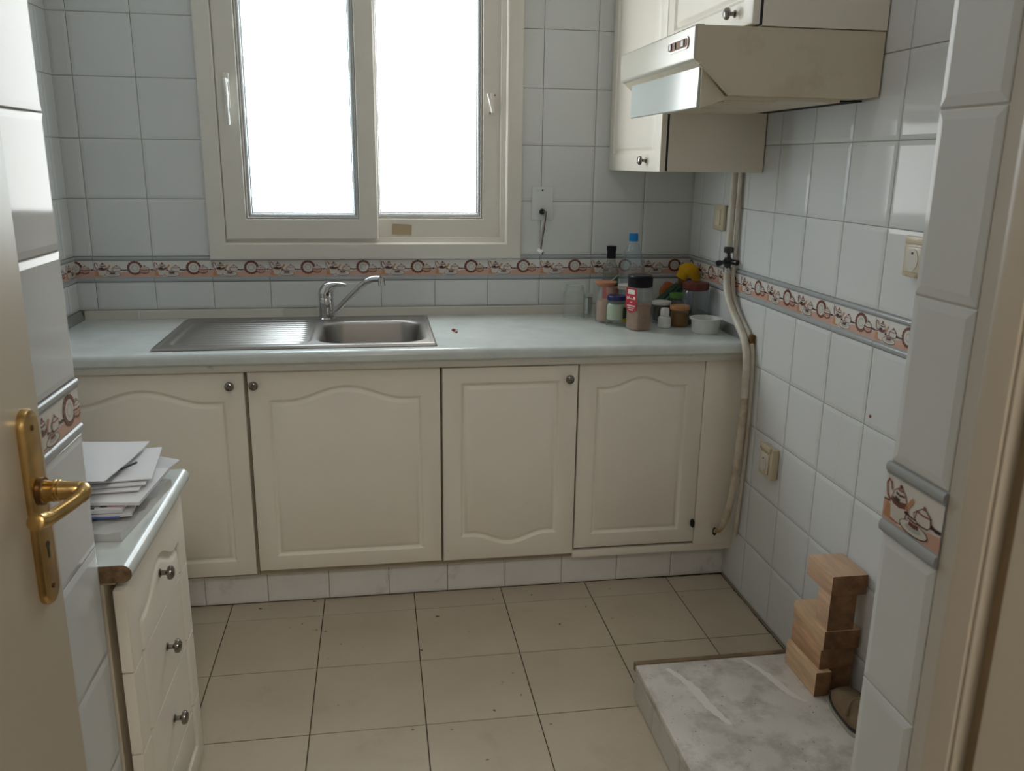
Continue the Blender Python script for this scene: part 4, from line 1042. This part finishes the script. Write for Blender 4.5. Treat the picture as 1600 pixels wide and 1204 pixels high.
    L(t, 'bottle_body', [(0.021, 0.0005), (0.023, 0.003), (0.023, 0.032), (0.020, 0.038), (0.012, 0.041), (0.012, 0.046)], c, 'plastic_white', n=24)
    L(t, 'cap', [(0.0155, 0.040), (0.016, 0.041), (0.016, 0.062), (0.012, 0.069), (0, 0.070)], c, 'plastic_white', n=24)
    c = (1.668, -0.245); t = T_('glass_jar', c, 'dark jar with white lid behind the little white bottle', 'jar')
    L(t, 'jar_body', jarprof(0.033, 0.075, 0.029), c, 'glass', n=24, close=False)
    L(t, 'contents', [(0, 0.009), (0.030, 0.010), (0.030, 0.060), (0, 0.061)], c, 'dark_liquid', n=20)
    L(t, 'lid', [(0.033, 0.068), (0.035, 0.069), (0.035, 0.078), (0.033, 0.080), (0, 0.080)], c, 'lid_white', n=24)
    c = (1.712, -0.318); t = T_('glass_jar', c, 'squat amber jar with copper-coloured lid beside the white tub', 'jar')
    L(t, 'jar_body', [(0.030, 0.0005), (0.033, 0.006), (0.034, 0.05), (0.033, 0.062), (0.031, 0.066)], c, 'glass_amber', n=24, close=False)
    L(t, 'contents', [(0, 0.004), (0.030, 0.005), (0.031, 0.052), (0, 0.053)], c, 'amber_fill', n=20)
    L(t, 'lid', [(0.0335, 0.060), (0.035, 0.061), (0.035, 0.066), (0.0335, 0.067), (0.035, 0.069), (0.034, 0.075), (0.030, 0.076), (0.029, 0.074), (0, 0.074)], c, 'lid_gold', n=28)
    c = (1.735, -0.225); t = T_('glass_jar', c, 'dark jar with grass-green lid behind the amber jar', 'jar')
    L(t, 'jar_body', jarprof(0.031, 0.098, 0.026), c, 'glass', n=24, close=False)
    L(t, 'contents', [(0, 0.009), (0.028, 0.010), (0.028, 0.072), (0, 0.073)], c, 'dark_green', n=20)
    L(t, 'lid', [(0.0285, 0.088), (0.030, 0.089), (0.030, 0.102), (0.028, 0.104), (0, 0.104)], c, 'lid_green', n=24)
    c = (1.786, -0.270); t = T_('storage_jar', c, 'large clear storage jar with dark red screw lid in the corner', 'jar')
    L(t, 'jar_body', [(0.044, 0.0005), (0.048, 0.006), (0.048, 0.112), (0.046, 0.120), (0.042, 0.126), (0.042, 0.135)], c, 'pet', n=32, close=False)
    L(t, 'crumbs', [(0, 0.004), (0.043, 0.005), (0.042, 0.016), (0, 0.02)], c, 'rag_brown', n=20)
    L(t, 'lid', [(0.0450, 0.124), (0.0470, 0.126), (0.0470, 0.148), (0.044, 0.151), (0, 0.151)], c, 'lid_red', n=36)
    c = (1.766, -0.434); t = T_('plastic_tub', c, 'open white plastic tub at the front corner of the worktop', 'tub')
    L(t, 'tub_body', [(0.0, 0.0005), (0.0445, 0.0005), (0.0455, 0.003), (0.0505, 0.046), (0.0525, 0.047), (0.0565, 0.047), (0.0565, 0.0505), (0.0490, 0.0505), (0.0440, 0.006), (0, 0.005)], c, 'plastic_white', n=40, close=False)
    # washing-up things in the corner
    bm = B()
    pts = [(1.660, 0.003), (1.672, 0.060), (1.748, 0.128), (1.768, 0.134), (1.777, 0.110), (1.774, 0.020), (1.765, 0.002)]
    prism(bm, pts, lambda x, z, y: (x, y, ZC+z), -0.195, -0.125)
    bmesh.ops.bevel(bm, geom=bm.edges[:], offset=0.010, segments=3, affect='EDGES')
    tag(obj('green_pouch', bm, 'dark_green'), 'slanted dark green plastic pouch leaning in the corner', 'pouch')
    bm = B(); prism(bm, [(1.718, 0.0), (1.768, 0.0), (1.772, 0.118), (1.745, 0.128), (1.716, 0.095)], lambda x, z, y: (x, y+z*0.2, ZC+z), -0.112, -0.085); bmesh.ops.bevel(bm, geom=bm.edges[:], offset=0.004, segments=2, affect='EDGES')
    pk = tag(obj('food_packet', bm, 'packet_orange'), 'orange food packet behind the green pouch', 'packet')
    bm = B(); lathe(bm, [(0, -0.1145), (0.009, -0.1145), (0.009, -0.11)], (1.742, 0.022, ZC+0.095), 14, axis='y'); obj('red_emblem', bm, 'packet_red', pk)
    def rag(name, pts_, label, m, cat):
        bm = B(); bmesh.ops.create_icosphere(bm, subdivisions=3, radius=1.0)
        rn = random.Random(len(name))
        for v in bm.verts:
            n = v.co.copy(); k = 1+0.14*math.sin(5*n.x+3*n.z+len(name))*math.cos(4*n.y+2*n.z)+rn.uniform(-0.03, 0.03)
            v.co = Vector((n.x*pts_[3]*k+pts_[0], n.y*pts_[4]*k+pts_[1], max(0.0005, n.z*pts_[5]*k+pts_[2]) + ZC))
        return tag(obj(name, bm, m, smooth=50), label, cat)
    rag('blue_cloth', (1.806, -0.135, 0.073, 0.023, 0.026, 0.074), 'dark blue cloth bunched under the yellow sponge', 'rag_blue', 'cloth')
    rag('brown_cloth', (1.811, -0.060, 0.080, 0.019, 0.028, 0.082), 'brown rag squeezed against the corner wall', 'rag_brown', 'cloth')
    bm = B()
    P = smoothpath([(1.778, -0.13, ZC+0.145), (1.795, -0.13, ZC+0.172), (1.818, -0.13, ZC+0.170), (1.836, -0.13, ZC+0.132)], 5)
    tube(bm, P, [0.014]*4+[0.019]*8+[0.015]*4, 10, flat=1.6)
    tag(obj('sponge', bm, 'sponge'), 'bright yellow sponge perched on the corner clutter', 'sponge')
    # crumbs by the sink
    bm = B(); bmesh.ops.create_icosphere(bm, subdivisions=2, radius=1)
    for v in bm.verts: v.co = Vector((0.898+v.co.x*0.007, -0.345+v.co.y*0.006, ZC+0.005+v.co.z*0.005))
    tag(obj('red_crumb', bm, 'crumb'), 'tiny dark red scrap on the worktop right of the sink', 'scrap')
    bm = B(); tube(bm, [(0.896, -0.330, ZC+0.003), (0.915, -0.328, ZC+0.003)], 0.0025, 8)
    tag(obj('white_stub', bm, 'plastic_white'), 'tiny white stub lying beside the red scrap on the worktop', 'stub')
    bm = B(); bmesh.ops.create_icosphere(bm, subdivisions=2, radius=1)
    for v in bm.verts: v.co = Vector((0.9055+v.co.x*0.005, -0.372+v.co.y*0.004, ZC+0.003+v.co.z*0.003))
    tag(obj('red_crumb', bm, 'crumb'), 'smaller red-brown crumb in front of the tiny red scrap', 'scrap')
vessels()

# ------------------------------------------------------------------ marble-topped plinth, wood blocks, slipper
def corner_floor():
    x0, x1, y0, y1, zt = 1.314, 1.852, -2.06, -1.206, 0.110
    t = thing('raised_plinth', ((x0+x1)/2, (y0+y1)/2, 0), 'low raised plinth with stained grey marble top by the right wall', 'plinth')
    bm = B(); box(bm, x0+0.006, x1, y0, y1-0.004, 0.0, zt-0.022); obj('plinth_core', bm, 'grout', t, smooth=None)
    f = Frame((x0+0.006, 0, 0), (0, -1, 0))
    ys = [1.210, 1.245, 1.400, 1.600, 1.800, 2.06]
    ys = [1.210, 1.370, 1.570, 1.770, 1.970, 2.06]
    for a, b in zip(ys, ys[1:]): wall_tile(f, a, b, 0.001, zt-0.022, t, m='plinth_side', name='side_tile')
    bm = B(); box(bm, x0, x1, y0, y1-0.016, zt-0.022, zt, 0.004); s = obj('marble_slab', bm, 'marble', t)
    bm = B(); box(bm, x0, x1, y1-0.016, y1+0.002, zt-0.024, zt+0.002, 0.004); obj('back_edging', bm, 'rim_brown', t)
    for pts, w in (([(1.395, -1.25), (1.43, -1.33), (1.445, -1.42), (1.47, -1.50)], 0.016), ([(1.62, -1.235), (1.655, -1.32), (1.675, -1.40), (1.70, -1.44)], 0.013)):
        bm = B(); P = smoothpath([(a, b, zt+0.0006) for a, b in pts], 8); rn = random.Random(3); L = []
        for i, p in enumerate(P):
            k = w*(0.5+0.5*math.sin(PI*(i+0.6)/(len(P)+0.2)))*rn.uniform(0.6, 1.0)
            L.append((bm.verts.new(p+Vector((-k, 0, 0))), bm.verts.new(p+Vector((k, 0, 0)))))
        for a, b in zip(L, L[1:]): bm.faces.new((a[0], a[1], b[1], b[0]))
        obj('plaster_streak', bm, 'streak', s, smooth=None)
    # wooden offcuts
    G = 'stacked wooden offcuts on the plinth'
    def block(x0, x1, y0, y1, z0, z1, m, label, ang=0.0):
        bm = B(); box(bm, x0, x1, y0, y1, z0+0.0003, z1, 0.0016, 2)
        c = Vector(((x0+x1)/2, (y0+y1)/2, 0)); r = Matrix.Rotation(ang, 3, 'Z')
        for v in bm.verts: v.co = r @ (v.co-c) + c
        o = tag(obj('wood_block', bm, [m, 'pine_end'], smooth=30), label, 'wood block', G)
        for p in o.data.polygons:
            if abs(p.normal.y) > 0.9: p.material_index = 1
    z = 0.1103
    block(1.729, 1.772, -1.424, -1.262, z, 0.180, 'pine_c', 'narrow upright wooden block at the bottom left of the stack')
    block(1.776, 1.840, -1.402, -1.280, z, 0.180, 'pine_c', 'smaller wooden block at the bottom right of the stack near the wall')
    block(1.741, 1.836, -1.410, -1.262, 0.180, 0.236, 'pine_b', 'dark wooden block resting on the two bottom blocks', 0.02)
    block(1.748, 1.846, -1.412, -1.245, 0.236, 0.289, 'pine_c', 'wide wooden block in the middle of the stack', -0.01)
    block(1.752, 1.825, -1.410, -1.352, 0.289, 0.388, 'pine_a', 'squarish wooden block standing second from the top of the stack')
    block(1.751, 1.847, -1.412, -1.286, 0.388, 0.443, 'pine_a', 'topmost wooden block of the stack')
    # slipper
    t = thing('slipper', (1.795, -1.54, 0.1105), 'brown felt slipper with pale sole lying beside the wooden blocks', 'slipper')
    def outline(k, n=48):
        P = []
        for i in range(n):
            a = 2*PI*i/n; cx, sy = math.cos(a), math.sin(a)
            w = 0.055*(1.0 if sy > -0.2 else 0.9)*k; ln = 0.130
            P.append((1.793+math.copysign(abs(cx)**0.85, cx)*w, -1.550+math.copysign(abs(sy)**0.8, sy)*ln*(1-(1-k)*0.42)))
        return P
    def slab(k0, z0, k1, z1, m, name):
        bm = B(); A = [bm.verts.new((x, y, z0)) for x, y in outline(k0)]; C = [bm.verts.new((x, y, z1)) for x, y in outline(k1)]; n = len(A)
        for i in range(n): bm.faces.new((A[i], A[(i+1) % n], C[(i+1) % n], C[i]))
        bm.faces.new(A); bm.faces.new(C); return obj(name, bm, m, t)
    slab(0.97, 0.1105, 1.0, 0.1225, 'sole', 'sole'); slab(0.96, 0.1225, 0.955, 0.1275, 'welt', 'welt')
    bm = B(); rows = []
    for k, z in ((0.90, 0.1270), (0.90, 0.136), (0.84, 0.146), (0.72, 0.154), (0.55, 0.159), (0.3, 0.1615), (0.02, 0.162)):
        rows.append([bm.verts.new((x, y, 0.1275+(z-0.1275)*(0.55+0.45*min(1, max(0, (y+1.68)/0.14)) if y < -1.54 else 0.62+0.38*min(1, max(0, (-1.42-y)/0.10))) + 0.004*math.sin(70*x+40*y))) for x, y in outline(k)])
    for A, C in zip(rows, rows[1:]):
        for i in range(len(A)): bm.faces.new((A[i], A[(i+1) % len(A)], C[(i+1) % len(A)], C[i]))
    bm.faces.new(rows[-1]); obj('upper', bm, 'felt', t, smooth=60)
    bm = B(); tube(bm, smoothpath([(1.745, -1.55, 0.146), (1.77, -1.522, 0.160), (1.80, -1.515, 0.1635), (1.835, -1.485, 0.150)], 6), 0.0035, 8); obj('crease_fold', bm, 'felt', t)
corner_floor()

# ------------------------------------------------------------------ hall ceiling lamp (unseen, added behind the camera to brighten the kitchen)
def hall_fill():
    t = thing('ceiling_fill', (0.7, -3.7, 2.44), 'added unseen round lamp in the hallway', 'fill_light')
    bm = B(); lathe(bm, [(0.15, 0.055), (0.15, 0.04), (0.13, 0.01), (0.08, 0.0), (0, -0.003)], (0.7, -3.7, 2.44), 32)
    m = panemat('hall_fill_glow', (1.0, 0.93, 0.84, HALL_FILL)); obj('fill_disc', bm, 'hall_fill_glow', t)
hall_fill()
def kitchen_fill():  # unseen glowing disc added to lift the dim kitchen surfaces
    c = (0.75, -1.45, 2.44)
    t = thing('ceiling_fill', c, 'added unseen round lamp in the middle of the kitchen ceiling', 'fill_light')
    bm = B(); lathe(bm, [(0.19, 0.055), (0.19, 0.04), (0.17, 0.01), (0.10, 0.0), (0, -0.003)], c, 32)
    panemat('kitchen_fill_glow', (0.97, 0.97, 1.0, KITCHEN_FILL)); obj('fill_disc', bm, 'kitchen_fill_glow', t)
kitchen_fill()
